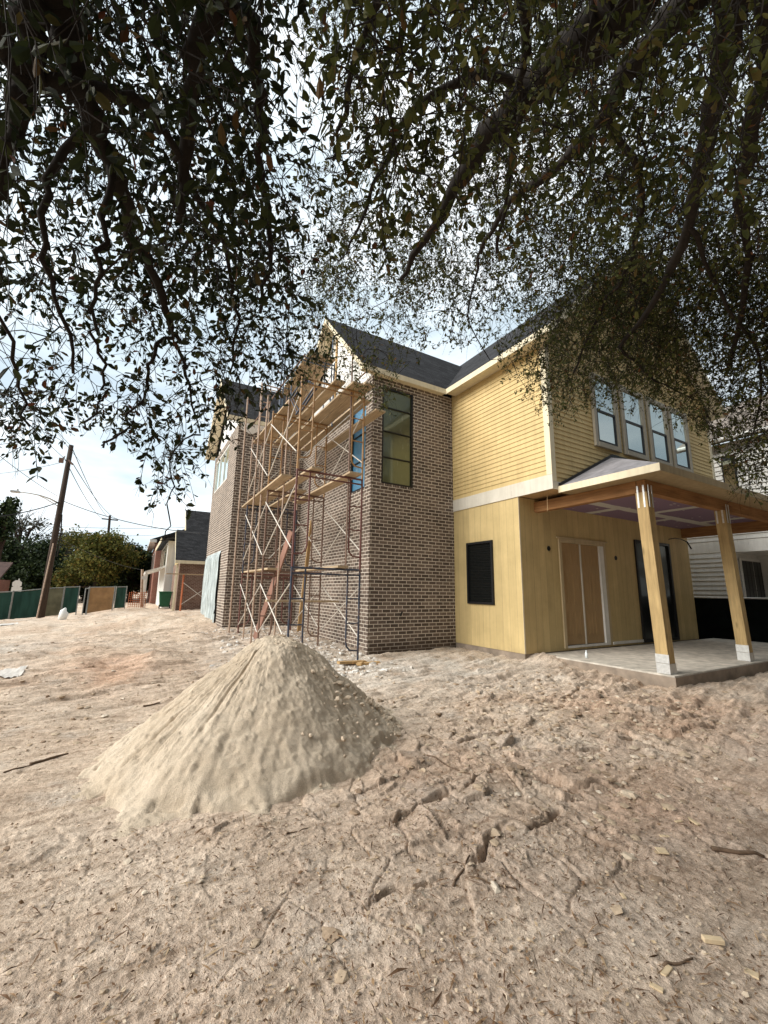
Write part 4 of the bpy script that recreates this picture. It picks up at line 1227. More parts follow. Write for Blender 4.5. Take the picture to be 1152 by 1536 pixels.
def stick(pxa, pxb, r, label, bend=.03):
    A = ground_at(*pxa); B = ground_at(*pxb); n = 7; pts = []
    for i in range(n):
        t = i / (n - 1); p = A * (1 - t) + B * t
        sd = np.array([-(B - A)[1], (B - A)[0], 0]); p = p + sd * bend * math.sin(t * 3.1 + i)
        p[2] = gp(p[0], p[1]) + r * .7; pts.append(tuple(p))
    mb = MB(); mb.tube(pts, [r * (1 - .5 * i / n) for i in range(n)], 6)
    tag(obj('fallen_stick', mb, M['bark_stick'], smooth=True), label, 'stick', 'sticks lying on the soil')


stick((1068, 1275), (1147, 1288), .014, 'thick dark stick lying at the right edge of the yard')
stick((45, 1148), (102, 1132), .013, 'dark stick lying left of the sand pile', .01)
stick((5, 1160), (48, 1149), .008, 'thin stick end by the left edge of the yard')
stick((698, 1318), (775, 1335), .005, 'long thin straight twig in the middle foreground')
stick((640, 1135), (715, 1165), .007, 'curved twig by the cracked soil right of the sand pile')
stick((680, 1330), (705, 1290), .006, 'short twig pointing away in the foreground')
stick((215, 1060), (240, 1055), .012, 'dark stub of wood behind the left of the sand pile')
stick((430, 1250), (465, 1242), .004, 'thin twig below the foot of the sand pile')
stick((995, 1450), (1040, 1440), .006, 'brown twig near the bottom right offcuts')


def offcut(px, py, L_, W_, T_, ang, label):
    p = ground_at(px, py); d = Vector((math.cos(ang), math.sin(ang), .03)); mb = MB()
    L_ *= .72; W_ *= .72; T_ *= .6; c_ = Vector(p) + Vector((0, 0, T_ * .55))
    mb.beam(c_ - d * L_ / 2, c_ + d * L_ / 2, W_, T_)
    tag(obj('wood_offcut', mb, M['scrap'], bevel=.002), label, 'offcut', 'wood offcuts on the soil')


offcut(999, 1212, .10, .03, .015, .2, 'small pale offcut farthest from the bottom edge on the right')
offcut(1018, 1233, .07, .03, .012, -.3, 'tiny offcut between two others on the right soil')
offcut(1040, 1233, .12, .035, .015, 1.2, 'narrow pale offcut standing out on the right soil')
offcut(993, 1277, .075, .075, .01, .9, 'square pale chip on the right soil')
offcut(997, 1255, .08, .03, .01, 2.6, 'brownish offcut just above the square chip')
offcut(1070, 1414, .11, .035, .03, 2.5, 'chunky offcut in the lower right')
offcut(935, 1345, .05, .025, .01, 1.0, 'small chip of wood left of the chunky offcut')
offcut(1000, 1458, .09, .03, .012, .1, 'flat splinter near the bottom right corner')
offcut(985, 1483, .06, .03, .012, 1.9, 'bent splinter closest to the bottom right')
offcut(1128, 1462, .06, .045, .012, 1.9, 'tan chip at the right bottom edge')

# bottle on the patio
mb = MB(); bx, by = ground_at(857, 977)[0:2]; bx, by = 7.75, 5.35
mb.tube([(bx, by, .222), (bx, by, .31), (bx, by, .335), (bx, by, .345), (bx, by, .365)], [.026, .026, .013, .012, .012], 12)
tag(obj('plastic_bottle', mb, mat('bottle_plastic', (.75, .80, .82), .1, .1, 10, 0), smooth=True), 'little clear bottle standing on the edge of the patio', 'bottle')

# torn white sheet on the ground at left
def sheet(px, py, sx, sy, label, seed):
    p = ground_at(px, py); rg = np.random.default_rng(seed); nx, ny = 16, 12
    u, v_ = np.meshgrid(np.linspace(-1, 1, nx), np.linspace(-1, 1, ny), indexing='ij')
    x = p[0] + sx * u * (1 + .3 * fbm(u * 2 + seed, v_ * 2, 2, seed)); y = p[1] + sy * v_ * (1 + .4 * fbm(u * 2, v_ * 2 + seed, 2, seed + 1))
    z = gz(x, y) + .012 + .05 * np.abs(fbm(u * 4, v_ * 4, 3, seed + 2))
    i = np.arange(nx - 1)[:, None] * ny; j = np.arange(ny - 1)[None]
    F = np.stack([i + j, i + j + 1, i + ny + j + 1, i + ny + j], -1).reshape(-1, 4)
    tag(npobj('plastic_scrap', np.stack([x, y, z], -1).reshape(-1, 3), F, M['scrapfilm'], smooth=True), label, 'plastic scrap')


M['scrapfilm'] = mat('dusty_plastic_film', (.55, .51, .46), .5, .2, 4, .5, 8)
sheet(14, 1014, .16, .32, 'torn white plastic scrap on the soil at the left edge', 51)
sheet(-6, 942, .5, .45, 'pale plastic heap near the fence at the left edge', 52)

# ------------------------------------------------------------------ street side: fence, pole, sign, bin
M['screen'] = mat('green_privacy_screen', (.022, .066, .052), .85, .35, 2, .5, 3, stretch=(2, 2, .4))
M['fence_steel'] = mat('dull_fence_pipe', (.27, .28, .27), .55, .2, 12, .05)
M['screen_tan'] = mat('tan_debris_screen', (.33, .20, .095), .85, .25, 2.5, .6, 3)
M['screen_grey'] = mat('faded_olive_screen', (.16, .155, .10), .85, .35, 2, .5, 3)
M['screen_black'] = mat('black_privacy_screen', (.006, .008, .008), .95, .5, 3, .2, 6, spec=.05)
M['polewood'] = mat('creosoted_pole', (.05, .035, .026), .9, .35, 6, .4, 20, stretch=(6, 6, .6))
FG = 'privacy screened construction fence panels'


def fence_panel(pa, pb, D, top, mt, label, lean=0., sag=.06):
    A = at_dist(pa, 888, D); B = at_dist(pb, 885, D)
    za, zb = gp(A[0], A[1]), gp(B[0], B[1])
    root = thing('fence_panel', label, 'fence', (A[0], A[1], za), FG)
    n = 18; mb = MB(); rows = 7; b0 = 0
    dv = (B - A); nrm = np.array([dv[1], -dv[0], 0]); nrm /= np.linalg.norm(nrm)
    for j in range(rows + 1):
        for i in range(n + 1):
            u = i / n; t = j / rows
            p = A + dv * u; zz_ = (za * (1 - u) + zb * u) * (1 - t) + (top[0] * (1 - u) + top[1] * u) * t
            off = .035 * math.sin(u * 9 + j) * (1 - abs(2 * t - 1)) + lean * t
            mb.v.append((p[0] + nrm[0] * off, p[1] + nrm[1] * off, zz_ + .06 * (1 - t) - (sag * math.sin(u * math.pi) if j == rows else 0)))
    for j in range(rows):
        for i in range(n):
            a_ = j * (n + 1) + i; mb.f.append((a_, a_ + 1, a_ + n + 2, a_ + n + 1))
    obj('screen', mb, M[mt], root, smooth=True)
    for q, (P, z_, t_) in enumerate(((A, za, top[0]), (B, zb, top[1]))):
        mb = MB(); mb.tube([(P[0], P[1], z_ - .1), (P[0] + nrm[0] * lean, P[1] + nrm[1] * lean, t_ + .05)], .03, 7); obj('fence_post', mb, M['fence_steel'], root)
    mb = MB(); mb.tube([(A[0] + nrm[0] * lean, A[1] + nrm[1] * lean, top[0]), (B[0] + nrm[0] * lean, B[1] + nrm[1] * lean, top[1])], .022, 6); obj('top_rail', mb, M['fence_steel'], root)
    return root


FD = 31
fence_panel(-60, 20, FD - 1.2, (1.0, 1.12), 'screen', 'dark green screened fence panel at the left edge of the yard')
fence_panel(20.5, 66, FD - .6, (1.12, 1.28), 'screen', 'dark green screened fence panel left of the leaning utility pole')
fence_panel(67, 96, FD, (1.3, 1.36), 'screen_grey', 'faded olive screened fence panel right of the utility pole')
fence_panel(96.5, 119, FD, (1.38, 1.42), 'screen', 'bright green screened fence panel between the olive and tan ones')
fence_panel(134, 172, FD - .5, (1.40, 1.44), 'screen_tan', 'tan screened fence panel sagging beside the dark gap', sag=.02)
fence_panel(174, 190, FD + .5, (1.44, 1.46), 'screen', 'narrow dark green fence panel right of the tan one')
fence_panel(128, 133.5, FD - .4, (1.3, 1.36), 'screen_black', 'narrow black fence panel left of the tan one', lean=.2)

# utility pole with its street lamp
pb_ = at_dist(60, 929, 29.0); pt_ = at_dist(107, 668, 29.0)
zb_ = gp(pb_[0], pb_[1])
up = thing('utility_pole', 'weathered wooden utility pole leaning slightly, with street lamp arm', 'utility pole', (pb_[0], pb_[1], zb_))
mb = MB(); mb.tube([(pb_[0], pb_[1], zb_ - .3), tuple((pb_ + pt_) / 2), tuple(pt_)], [.18, .15, .115], 12)
obj('pole_shaft', mb, M['polewood'], up, smooth=True)
la = at_dist(85, 751, 29.0)
pts = [at_dist(88, 755, 29), at_dist(75, 748, 28.9), at_dist(60, 743, 28.8), at_dist(45, 740, 28.7), at_dist(30, 738, 28.6)]
mb = MB(); mb.tube([tuple(p) for p in pts], [.045, .04, .035, .03, .03], 7)
mb.tube([tuple(at_dist(88, 760, 29)), tuple(at_dist(70, 749, 28.95)), tuple(at_dist(57, 742.5, 28.8))], .022, 6)
lamp_arm = obj('lamp_arm', mb, M['galv'], up, smooth=True)
hp = at_dist(23, 737.5, 28.5)
mb = MB(); d_ = Vector(at_dist(17, 736.5, 28.45)) - Vector(at_dist(31, 738, 28.6))
mb.obox(hp, d_ * .5, Vector((0, .12, 0)), Vector((0, 0, .055))); mb.obox(Vector(hp) + Vector((.08, 0, .1)), (.04, 0, 0), (0, .04, 0), (0, 0, .06))
obj('lamp_head', mb, M['galv'], lamp_arm, bevel=.02)
mb = MB(); q = at_dist(97, 685, 29.0); q2 = at_dist(92, 690, 28.6); mb.tube([tuple(q), tuple(q2)], .04, 6); mb.box(q2[0] - .1, q2[1] - .1, q2[2] - .15, q2[0] + .1, q2[1] + .1, q2[2] + .1)
mb.tube([tuple(at_dist(103, 690, 28.8)), tuple(at_dist(109, 697, 28.7))], .05, 6)
obj('insulator_bracket', mb, M['st_rust'], up)
gb = at_dist(53, 937, 27.5)
mb = MB(); mb.tube([(gb[0], gb[1], gp(gb[0], gb[1]) - .1), tuple(at_dist(80, 815, 28.4))], [.035, .03], 8)
obj('guy_guard', mb, M['st_tan'], up)
mb = MB(); mb.tube([tuple(at_dist(91, 770, 28.9)), tuple(at_dist(93, 772, 28.8)), tuple(at_dist(91.5, 800, 28.85)), tuple(at_dist(85, 835, 28.9))], .03, 6)
obj('cable_riser', mb, M['black'], up)

# far pole with crossarm
fb = at_dist(160, 850, 75); ft = at_dist(165, 773, 75)
fp = thing('utility_pole', 'distant grey utility pole with one crossarm above the trees', 'utility pole', (fb[0], fb[1], gp(fb[0], fb[1])))
mb = MB(); mb.tube([(fb[0], fb[1], 0), tuple(ft)], [.2, .16], 8); obj('pole_shaft', mb, M['polewood'], fp)
mb = MB(); mb.beam(tuple(at_dist(152.5, 778, 75)), tuple(at_dist(177, 780.5, 75)), .15, .17); obj('crossarm', mb, M['polewood'], fp)

M['cable'] = mat('black_cable', (.02, .02, .022), .6, .1, 4, 0)
CG = 'overhead cables'


def cable(a, da, b_, db, sag, r, label):
    A, B = at_dist(*a, da), at_dist(*b_, db); n = 18
    pts = [tuple(A * (1 - i / n) + B * (i / n) - np.array([0, 0, sag * 4 * (i / n) * (1 - i / n)])) for i in range(n + 1)]
    mb = MB(); mb.tube(pts, r, 5); tag(obj('overhead_cable', mb, M['cable']), label, 'cable', CG)


cable((107, 669), 29, (162, 776), 75, .5, .022, 'cable from the pole top back to the distant crossarm, upper one')
cable((97, 688), 28.6, (153, 777), 75, .5, .022, 'cable from the pole bracket to the left end of the distant crossarm')
cable((109, 695), 28.8, (176, 778), 75, .6, .022, 'cable from the pole bracket to the right end of the distant crossarm')
cable((91, 750), 29, (300, 800), 22, .3, .02, 'thick cable from the utility pole to the right towards the house')
cable((92, 752), 29, (-150, 772), 25, .5, .026, 'thick cable leaving the utility pole towards the left edge')
cable((107, 669), 29, (40, 585), 14, .1, .012, 'cable rising from the pole top into the oak leaves, right one')
cable((97, 688), 28.6, (-60, 520), 12, .1, .012, 'cable rising from the pole bracket up to the left')
cable((86, 744), 29, (-30, 660), 20, .1, .012, 'thin cable rising from the lamp arm to the left edge')
cable((0, 784), 90, (300, 790), 90, .6, .03, 'level distant cable behind the crossarm, upper one')
cable((0, 803), 95, (290, 800), 95, .4, .025, 'level distant cable behind the trees, lower one')
cable((95, 693), 28.7, (-80, 712), 40, .3, .012, 'thin level cable left of the pole top')
cable((215, 855), 40, (75, 800), 29, .3, .012, 'service drop from the short pole back to the utility pole')

# street sign seen from behind
s0 = at_dist(25, 890, 38); zs = gp(s0[0], s0[1])
sg = thing('road_sign', 'small pale eight-sided sign over a square plate beyond the green fence', 'road sign', (s0[0], s0[1], zs))
mb = MB(); mb.tube([(s0[0], s0[1], zs - .1), (s0[0], s0[1], at_dist(25, 868, 38)[2])], .035, 6); obj('sign_post', mb, M['galv'], sg)
c8 = at_dist(25.5, 876, 37.9); mb = MB()
mb.slab([(c8[0] + 0.27 * math.cos(R(22.5 + 45 * i)), c8[1], c8[2] + 0.27 * math.sin(R(22.5 + 45 * i))) for i in range(8)], .02); obj('sign_plate', mb, M['white'], sg)
c9 = at_dist(24.5, 885, 37.9); mb = MB(); mb.box(c9[0] - .27, c9[1], c9[2] - .2, c9[0] + .27, c9[1] + .02, c9[2] + .2); obj('sign_plate', mb, M['white'], sg)

# white bag by the pole
mb = MB(); wb = ground_at(92, 929)
mb.tube([tuple(wb + np.array([0, 0, -.05])), tuple(wb + np.array([.05, 0, .2])), tuple(wb + np.array([.02, .02, .30])), tuple(wb + np.array([.08, 0, .4]))], [.12, .15, .10, .03], 9)
tag(obj('white_bag', mb, M['wrap'], smooth=True), 'crumpled white bag on the soil right of the utility pole', 'bag')

# short service pole, barrier, bin
s1 = at_dist(213, 905, 33); zs = gp(s1[0], s1[1])
sp_ = thing('service_pole', 'short timber temporary power pole beside the orange netting', 'service pole', (s1[0], s1[1], zs))
mb = MB(); tpp = at_dist(213.5, 854, 33); mb.tube([(s1[0], s1[1], zs - .1), tuple(tpp)], [.09, .08], 7); obj('pole_shaft', mb, M['st_tan'], sp_)
mb = MB(); q = at_dist(216, 867, 32.9); mb.box(q[0] - .15, q[1] - .1, q[2] - .1, q[0] + .15, q[1], q[2] + .12); obj('meter_box', mb, M['galv'], sp_)
M['orange'] = mat('orange_netting', (.42, .13, .055), .7, .25, 8, .2, 12)
q = at_dist(205, 912, 32); zq = gp(q[0], q[1]); mb = MB()
for i in range(9): mb.tube([(q[0] - .5 + i * .12, q[1], zq), (q[0] - .5 + i * .12, q[1], zq + 1.0 + .05 * math.sin(i))], .016, 5)
for j in range(8): mb.tube([(q[0] - .5, q[1] + .01, zq + .1 + j * .12), (q[0] + .46, q[1] + .01, zq + .12 + j * .12)], .016, 5)
tag(obj('orange_netting', mb, M['orange']), 'piece of orange safety netting at the foot of the short pole', 'netting')
M['binGreen'] = mat('green_bin_plastic', (.02, .11, .055), .5, .2, 5, .1, 20)
q = at_dist(246, 912, 31); zq = gp(q[0], q[1])
bn = thing('wheeled_bin', 'dark green wheeled bin before the far white house', 'bin', (q[0], q[1], zq))
mb = MB(); b0 = len(mb.v)
for z_, s_ in ((.1, .27), (1.0, .36)):
    mb.v += [(q[0] - s_, q[1] - s_, zq + z_), (q[0] + s_, q[1] - s_, zq + z_), (q[0] + s_, q[1] + s_, zq + z_), (q[0] - s_, q[1] + s_, zq + z_)]
mb.f += [(0, 3, 2, 1), (4, 5, 6, 7), (0, 1, 5, 4), (1, 2, 6, 5), (2, 3, 7, 6), (3, 0, 4, 7)]
obj('bin_body', mb, M['binGreen'], bn, bevel=.03)
mb = MB(); mb.box(q[0] - .39, q[1] - .4, zq + 1.0, q[0] + .39, q[1] + .4, zq + 1.07); obj('lid', mb, M['binGreen'], bn, bevel=.02)
for s_ in (-1, 1):
    mb = MB(); mb.tube([(q[0] + s_ * .3 - .03, q[1] - .25, zq + .12), (q[0] + s_ * .3 + .03, q[1] - .25, zq + .12)], .12, 12); obj('wheel', mb, M['black'], bn)

# scaffold of the neighbour house: orange frame with braces
q0 = at_dist(271, 912, 26.5); zq = gp(q0[0], q0[1])
os_ = thing('scaffold_bay', 'orange scaffold bay standing at the far dark-roofed house', 'scaffold', (q0[0], q0[1], zq))
for i in (0, 1):
    mb = MB(); x = q0[0] + i * 1.6
    for dy in (0, .35):
        mb.tube([(x, q0[1] + dy, zq), (x, q0[1] + dy, zq + 2.05)], .035, 6)
    for j in range(4): mb.tube([(x, q0[1], zq + .4 + j * .45), (x, q0[1] + .35, zq + .4 + j * .45)], .02, 5)
    obj('end_frame', mb, M['orange'], os_)
mb = MB(); mb.tube([(q0[0], q0[1] - .02, zq + .4), (q0[0] + 1.6, q0[1] - .02, zq + 1.6)], .018, 5); mb.tube([(q0[0], q0[1] - .05, zq + 1.6), (q0[0] + 1.6, q0[1] - .05, zq + .4)], .018, 5)
obj('cross_brace', mb, M['brace'], os_)
mb = MB(); mb.box(q0[0] - .9, q0[1] - .1, zq + 2.05, q0[0] + 2.4, q0[1] + .35, zq + 2.1)
tag(obj('scaffold_plank', mb, M['plank']), 'plank on the orange scaffold bay at the far house', 'plank')

# ------------------------------------------------------------------ neighbour houses, left background
nb = thing('neighbour_house', 'brown brick house with tall charcoal roof beyond the garage end', 'house', (4, 31, 0))
mb = MB(); mb.wall('y', 28.0, .12, 2.2, 11, -.1, 2.95); mb.wall('x', 2.2, .12, 28.12, 33.0, -.1, 2.95); obj('brick_wall', mb, M['brick_far'], nb)
mb = MB(); mb.slab([(1.9, 27.65, 3.05), (11, 27.65, 3.05), (11, 29.9, 5.15), (1.95, 29.9, 5.15)][::1], .08)
mb.slab([(2.5, 29.5, 4.78), (11, 29.5, 4.78), (11, 31.6, 6.78), (2.5, 31.6, 6.78)], .08)
obj('roof', mb, M['shingle'], nb)
mb = MB(); mb.box(1.9, 27.62, 2.87, 11, 27.649, 3.06)
rake(mb, 'x', 1.92, 27.65, 3.04, 29.9, 5.13, .3); rake(mb, 'x', 2.5, 29.5, 4.76, 31.6, 6.76, .3)
obj('fascia', mb, M['trim'], nb)
mb = MB(); mb.slab([(2.25, 28.1, 2.95), (2.25, 33, 2.95), (2.25, 33, 4.5), (2.25, 29.9, 4.9)][::-1], .1); mb.slab([(2.6, 29.7, 4.6), (2.6, 33.4, 4.6), (2.6, 31.6, 6.4)][::-1], .1); mb.box(2.3, 30.3, 2.95, 11, 33, 4.5)
obj('gable_wall', mb, M['yellow'], nb)
mb = MB(); mb.box(2.0, 27.9, .0, 2.14, 28.04, 2.85); mb.box(2.02, 27.4, .1, 2.1, 27.5, 2.6)
obj('corner_post', mb, M['trim'], nb)

wh2 = thing('white_house', 'white two storey house front far down the row, seen edge on', 'house', (2, 38, 0))
mb = MB(); mb.box(1.75, 33.5, -.1, 9, 43, 4.75); obj('wall', mb, M['white'], wh2)
mb = MB(); mb.slab([(1.3, 33.2, 4.85), (1.3, 43.3, 4.85), (5, 43.3, 5.6), (5, 33.2, 5.6)][::-1], .15); obj('roof', mb, M['shingle'], wh2)
mb = MB(); mb.box(1.25, 33.2, 4.65, 1.3, 43.3, 4.9); obj('fascia', mb, M['trim'], wh2)
for i in range(4):
    y = 34.2 + i * 2.2
    for z in (2.95, ):
        mb = MB(); mb.box(1.70, y, z, 1.748, y + 1.3, z + 1.6); fo = obj('window', mb, M['greyframe'], wh2)
        mb = MB(); mb.box(1.685, y + .08, z + .08, 1.699, y + 1.22, z + 1.52); obj('pane', mb, M['glass'], fo)
mb = MB(); mb.slab([(.5, 33.8, 2.55), (.5, 42, 2.55), (1.75, 42, 3.0), (1.75, 33.8, 3.0)][::-1], .12); obj('porch_roof', mb, M['white'], wh2)
for y in (34, 38, 41.8):
    mb = MB(); mb.box(.55, y, -.1, .7, y + .15, 2.45); obj('porch_post', mb, M['white'], wh2)

rb = thing('red_brick_house', 'red brick house with white cornice at the far end of the row', 'house', (1.5, 50, 0))
mb = MB(); mb.box(1.35, 44, -.3, 9, 56, 5.6); obj('wall', mb, M['red_brick'], rb)
mb = MB(); mb.slab([(.8, 43.7, 5.8), (.8, 56.3, 5.8), (5, 56.3, 7.6), (5, 43.7, 7.6)][::-1], .15); obj('roof', mb, M['shingle'], rb)
mb = MB(); mb.box(.75, 43.6, 5.55, 1.3, 56.3, 5.79); obj('cornice', mb, M['white'], rb)
for i in range(3):
    mb = MB(); mb.box(1.30, 45 + i * 3.4, 3.0, 1.348, 46.3 + i * 3.4, 4.8); fo = obj('window', mb, M['white'], rb)
    mb = MB(); mb.box(1.285, 45.1 + i * 3.4, 3.1, 1.299, 46.2 + i * 3.4, 4.7); obj('pane', mb, M['glass_dark'], fo)

q = at_dist(-52, 890, 46)
sh = thing('red_roofed_house', 'low house with reddish roof at the left edge beyond the fence', 'house', (q[0], q[1], -.5))
mb = MB(); mb.box(q[0] - 6, q[1], -.8, q[0] + 1.35, q[1] + 6, 1.9); obj('wall', mb, M['red_brick'], sh)
mb = MB(); mb.slab([(q[0] - 6.5, q[1] - .5, 1.9), (q[0] + 1.9, q[1] - .5, 1.9), (q[0] + 1.9, q[1] + 3, 3.4), (q[0] - 6.5, q[1] + 3, 3.4)], .15)
obj('roof', mb, mat('rusty_roof', (.085, .05, .042), .9, .3, 3, .2, 20), sh)

# ------------------------------------------------------------------ white neighbour on the right, black fence
wn = thing('white_neighbour_house', 'white lap sided two storey house behind the black fence at right', 'house', (18, 7, 0))
XW = 17.2; YP = 6.28
mb = MB(); laps(mb, 'x', XW, -1, lambda z: (YP, 14.0), .25, 2.9, exp=.16, t=.034)
laps(mb, 'x', XW, -1, lambda z: (3.4, 14.0), 3.32, 6.55, exp=.16, t=.034)
obj('lap_siding_wall', mb, M['white_siding'], wn)
mb = MB(); mb.box(XW + .003, YP, -.1, XW + .1, 14, 6.6); mb.box(XW + .003, 3.4, 2.92, XW + .1, YP - .001, 6.6); mb.box(XW + .003, YP, .0, 20, YP + .1, 2.9); mb.box(XW + .11, 3.4, 2.9, 20, 14, 3.0)
mb.box(XW - .02, 3.4, 2.90, XW - .001, YP, 3.30); mb.box(XW - .022, YP + .0005, 2.92, XW - .001, 14, 3.3)
mb.box(XW - .03, 3.4, 6.5, XW - .001, 14, 6.68)
obj('band_board', mb, M['white'], wn)
mb = MB(); laps(mb, 'x', 19.4, -1, lambda z: (3.4, YP), .1, 2.88, exp=.15, t=.02); mb.box(19.403, 3.4, 0, 19.5, YP, 2.89); obj('porch_back_wall', mb, M['white_siding'], wn)
mb = MB(); laps(mb, 'y', YP, -1, lambda z: (XW + .1, 19.4), .1, 2.88, exp=.15, t=.03); obj('lap_siding_wall', mb, M['white_siding'], wn)


def on_plane(px, py, ax, val):
    d = ray(px, py); return CAM + d * ((val - CAM[ax]) / d[ax])


xa = float(on_plane(1112, 865, 1, YP)[0]); xb = xa + 1.75
f = MB(); f.box(xa - .1, YP - .07, .1, xb + .1, YP - .032, 2.75); fo = obj('patio_door', f, M['white'], wn)
for (a_, b2_) in ((xa, (xa + xb) / 2 - .03), ((xa + xb) / 2 + .03, xb)):
    p_ = MB(); p_.box(a_, YP - .082, .2, b2_, YP - .071, 2.66); po_ = obj('pane', p_, M['glass_dark'], fo)
    g_ = MB()
    for t in (1, 2): g_.box(a_ + (b2_ - a_) * t / 3 - .012, YP - .09, .2, a_ + (b2_ - a_) * t / 3 + .012, YP - .083, 2.66)
    for t in range(1, 5): g_.box(a_, YP - .0895, .2 + t * .49 - .012, b2_, YP - .0835, .2 + t * .49 + .012)
    obj('muntin', g_, M['black'], po_)
mb = MB(); mb.tube([(18.3, 5.3, 2.9), (18.3, 5.3, 2.6)], .015, 6); mb.tube([(18.3, 5.3, 2.6), (18.3, 5.3, 2.45), (18.3, 5.3, 2.38)], [.05, .09, .04], 8); obj('porch_lamp', mb, M['black'], wn)
for (ya, yb) in ((5.75, 6.15), (4.3, 4.75)):
    f = MB(); f.box(XW - .05, ya, 4.2, XW - .021, yb, 6.2); fo = obj('window', f, M['black'], wn)
    p_ = MB(); p_.box(XW - .06, ya + .05, 4.26, XW - .051, yb - .05, 6.14); obj('pane', p_, M['glass'], fo)
mb = MB(); mb.tube([(XW - .42, 3.2, 6.72), (XW - .42, 14, 6.72)], .07, 8); obj('gutter', mb, M['white'], wn)
mb = MB(); mb.slab([(XW - .4, 3.1, 6.75), (XW - .4, 14.3, 6.75), (21.5, 14.3, 9.6), (21.5, 3.1, 9.6)][::-1], .15); obj('roof', mb, mat('weathered_brown_shingles', (.20, .17, .145), .9, .25, 6, .3, 30), wn)

bf = thing('privacy_fence', 'black screened fence between the porch and the white house', 'fence', (15.3, 6, 0))
mb = MB(); mb.box(15.3, -3, .0, 15.32, 13, 1.38); obj('screen', mb, M['screen_black'], bf)
mb = MB(); mb.tube([(15.29, -3, 1.4), (15.29, 13, 1.4)], .024, 7); obj('top_rail', mb, M['galv'], bf)
for i in range(7):
    y = -2.6 + i * 2.5; mb = MB(); mb.tube([(15.345, y, -.1), (15.345, y, 1.42)], .024, 7); obj('fence_post', mb, M['galv'], bf)

# ------------------------------------------------------------------ background trees


def rand_rot(rg, n):
    q_ = rg.normal(size=(n, 4)); q_ /= np.linalg.norm(q_, axis=1)[:, None]; w_, x, y, z = q_.T
    return np.stack([np.stack([1 - 2 * (y * y + z * z), 2 * (x * y - z * w_), 2 * (x * z + y * w_)], -1), np.stack([2 * (x * y + z * w_), 1 - 2 * (x * x + z * z), 2 * (y * z - x * w_)], -1),
                     np.stack([2 * (x * z - y * w_), 2 * (y * z + x * w_), 1 - 2 * (x * x + y * y)], -1)], 1)


def far_tree(name, px, D, half_w, top, base, nleaf, ls, mt, label, group='trees beyond the fence', seed=0, bare=False):
    rg = np.random.default_rng(seed + 100); c = at_dist(px, 880, D); z0 = gp(c[0], c[1])
    root = thing(name, label, 'tree', (c[0], c[1], z0), group)
    H = top - z0; mb = MB()
    mb.tube([(c[0], c[1], z0 - .2), (c[0] + .1, c[1], z0 + H * .3), (c[0] - .1, c[1] + .1, z0 + H * .6)], [.045 * H, .032 * H, .014 * H], 8)
    lobes = []
    nl = 22
    for i in range(nl):
        a = rg.uniform(0, 6.28); rr_ = half_w * .68 * math.sqrt(rg.random()); zc = base + (top - base) * rg.uniform(.22, .84)
        shrink = 1 - .55 * max(0, (zc - base) / (top - base) - .45)
        cc = np.array([c[0] + rr_ * math.cos(a) * shrink, c[1] + rr_ * math.sin(a) * shrink, zc]); lobes.append((cc, half_w * rg.uniform(.18, .40), (top - base) * rg.uniform(.10, .20)))
        mb.tube([(c[0], c[1], z0 + H * rg.uniform(.2, .45)), tuple((cc + np.array([c[0], c[1], zc])) / 2 + np.array([0, 0, -.1 * H])), tuple(cc)], [.016 * H, .01 * H, .003 * H], 5)
        if bare:
            for q_ in range(9):
                e_ = cc + rg.normal(size=3) * np.array([half_w * .3, half_w * .3, H * .12]) + np.array([0, 0, H * .08]); mb.tube([tuple(cc), tuple((cc + e_) / 2 + rg.normal(size=3) * .1), tuple(e_)], [.03, .02, .01], 4)
    obj('trunk', mb, M['polewood'], root)
    per = nleaf // nl; Vs = []; 
    for cc, rw, rh in lobes:
        d = rg.normal(size=(per, 3)); d /= np.linalg.norm(d, axis=1)[:, None]
        p = cc + d * (rg.random(per) ** .45)[:, None] * np.array([rw, rw, rh]) * (1 + .28 * rg.normal(size=per))[:, None]
        s_ = ls * rg.uniform(.5, 1.3, per)
        q_ = np.array([(-.5, -.25, 0), (.1, -.42, .06), (.55, .1, 0), (-.1, .4, -.05)])[None] * s_[:, None, None]
        Vs.append(np.einsum('nij,nkj->nki', rand_rot(rg, per), q_) + p[:, None])
    V = np.concatenate(Vs).reshape(-1, 3); F = np.arange(len(V)).reshape(-1, 4)
    npobj('crown', V, F, mt, root)


M['tree_dark'] = leaf_mat('evergreen_leaves', [(0, (.012, .022, .010)), (.6, (.030, .048, .018)), (1, (.06, .085, .03))], .15)
M['tree_olive'] = leaf_mat('olive_leaves', [(0, (.05, .06, .014)), (.5, (.12, .13, .032)), (.85, (.19, .17, .042)), (1, (.20, .12, .035))], .2)
M['tree_grey'] = leaf_mat('sparse_leaves', [(0, (.06, .065, .045)), (1, (.13, .12, .085))], .2)
far_tree('evergreen_tree', -12, 52, 1.4, 9.6, 4.6, 3400, .24, M['tree_dark'], 'tall dark tree cut by the left edge of the photo', seed=1)
far_tree('evergreen_tree', 38, 58, 4.6, 6.6, .3, 13000, .27, M['tree_dark'], 'round dark green tree left of the utility pole', seed=2)
far_tree('evergreen_tree', 8, 60, 5.0, 4.9, -.3, 8000, .28, M['tree_dark'], 'low dark tree over the red roofed house', seed=8)
far_tree('bare_tree', 18, 62, 3.6, 9.4, 4, 500, .3, M['tree_grey'], 'grey nearly bare tree at the left edge', seed=3, bare=True)
far_tree('bare_tree', 88, 66, 6.0, 8.6, 2, 7000, .22, M['tree_grey'], 'thin grey leaved tree behind the utility pole', seed=4, bare=True)
far_tree('evergreen_tree', 80, 56, 4.2, 4.9, -.4, 10000, .27, M['tree_dark'], 'low dark tree at the foot of the utility pole', seed=5)
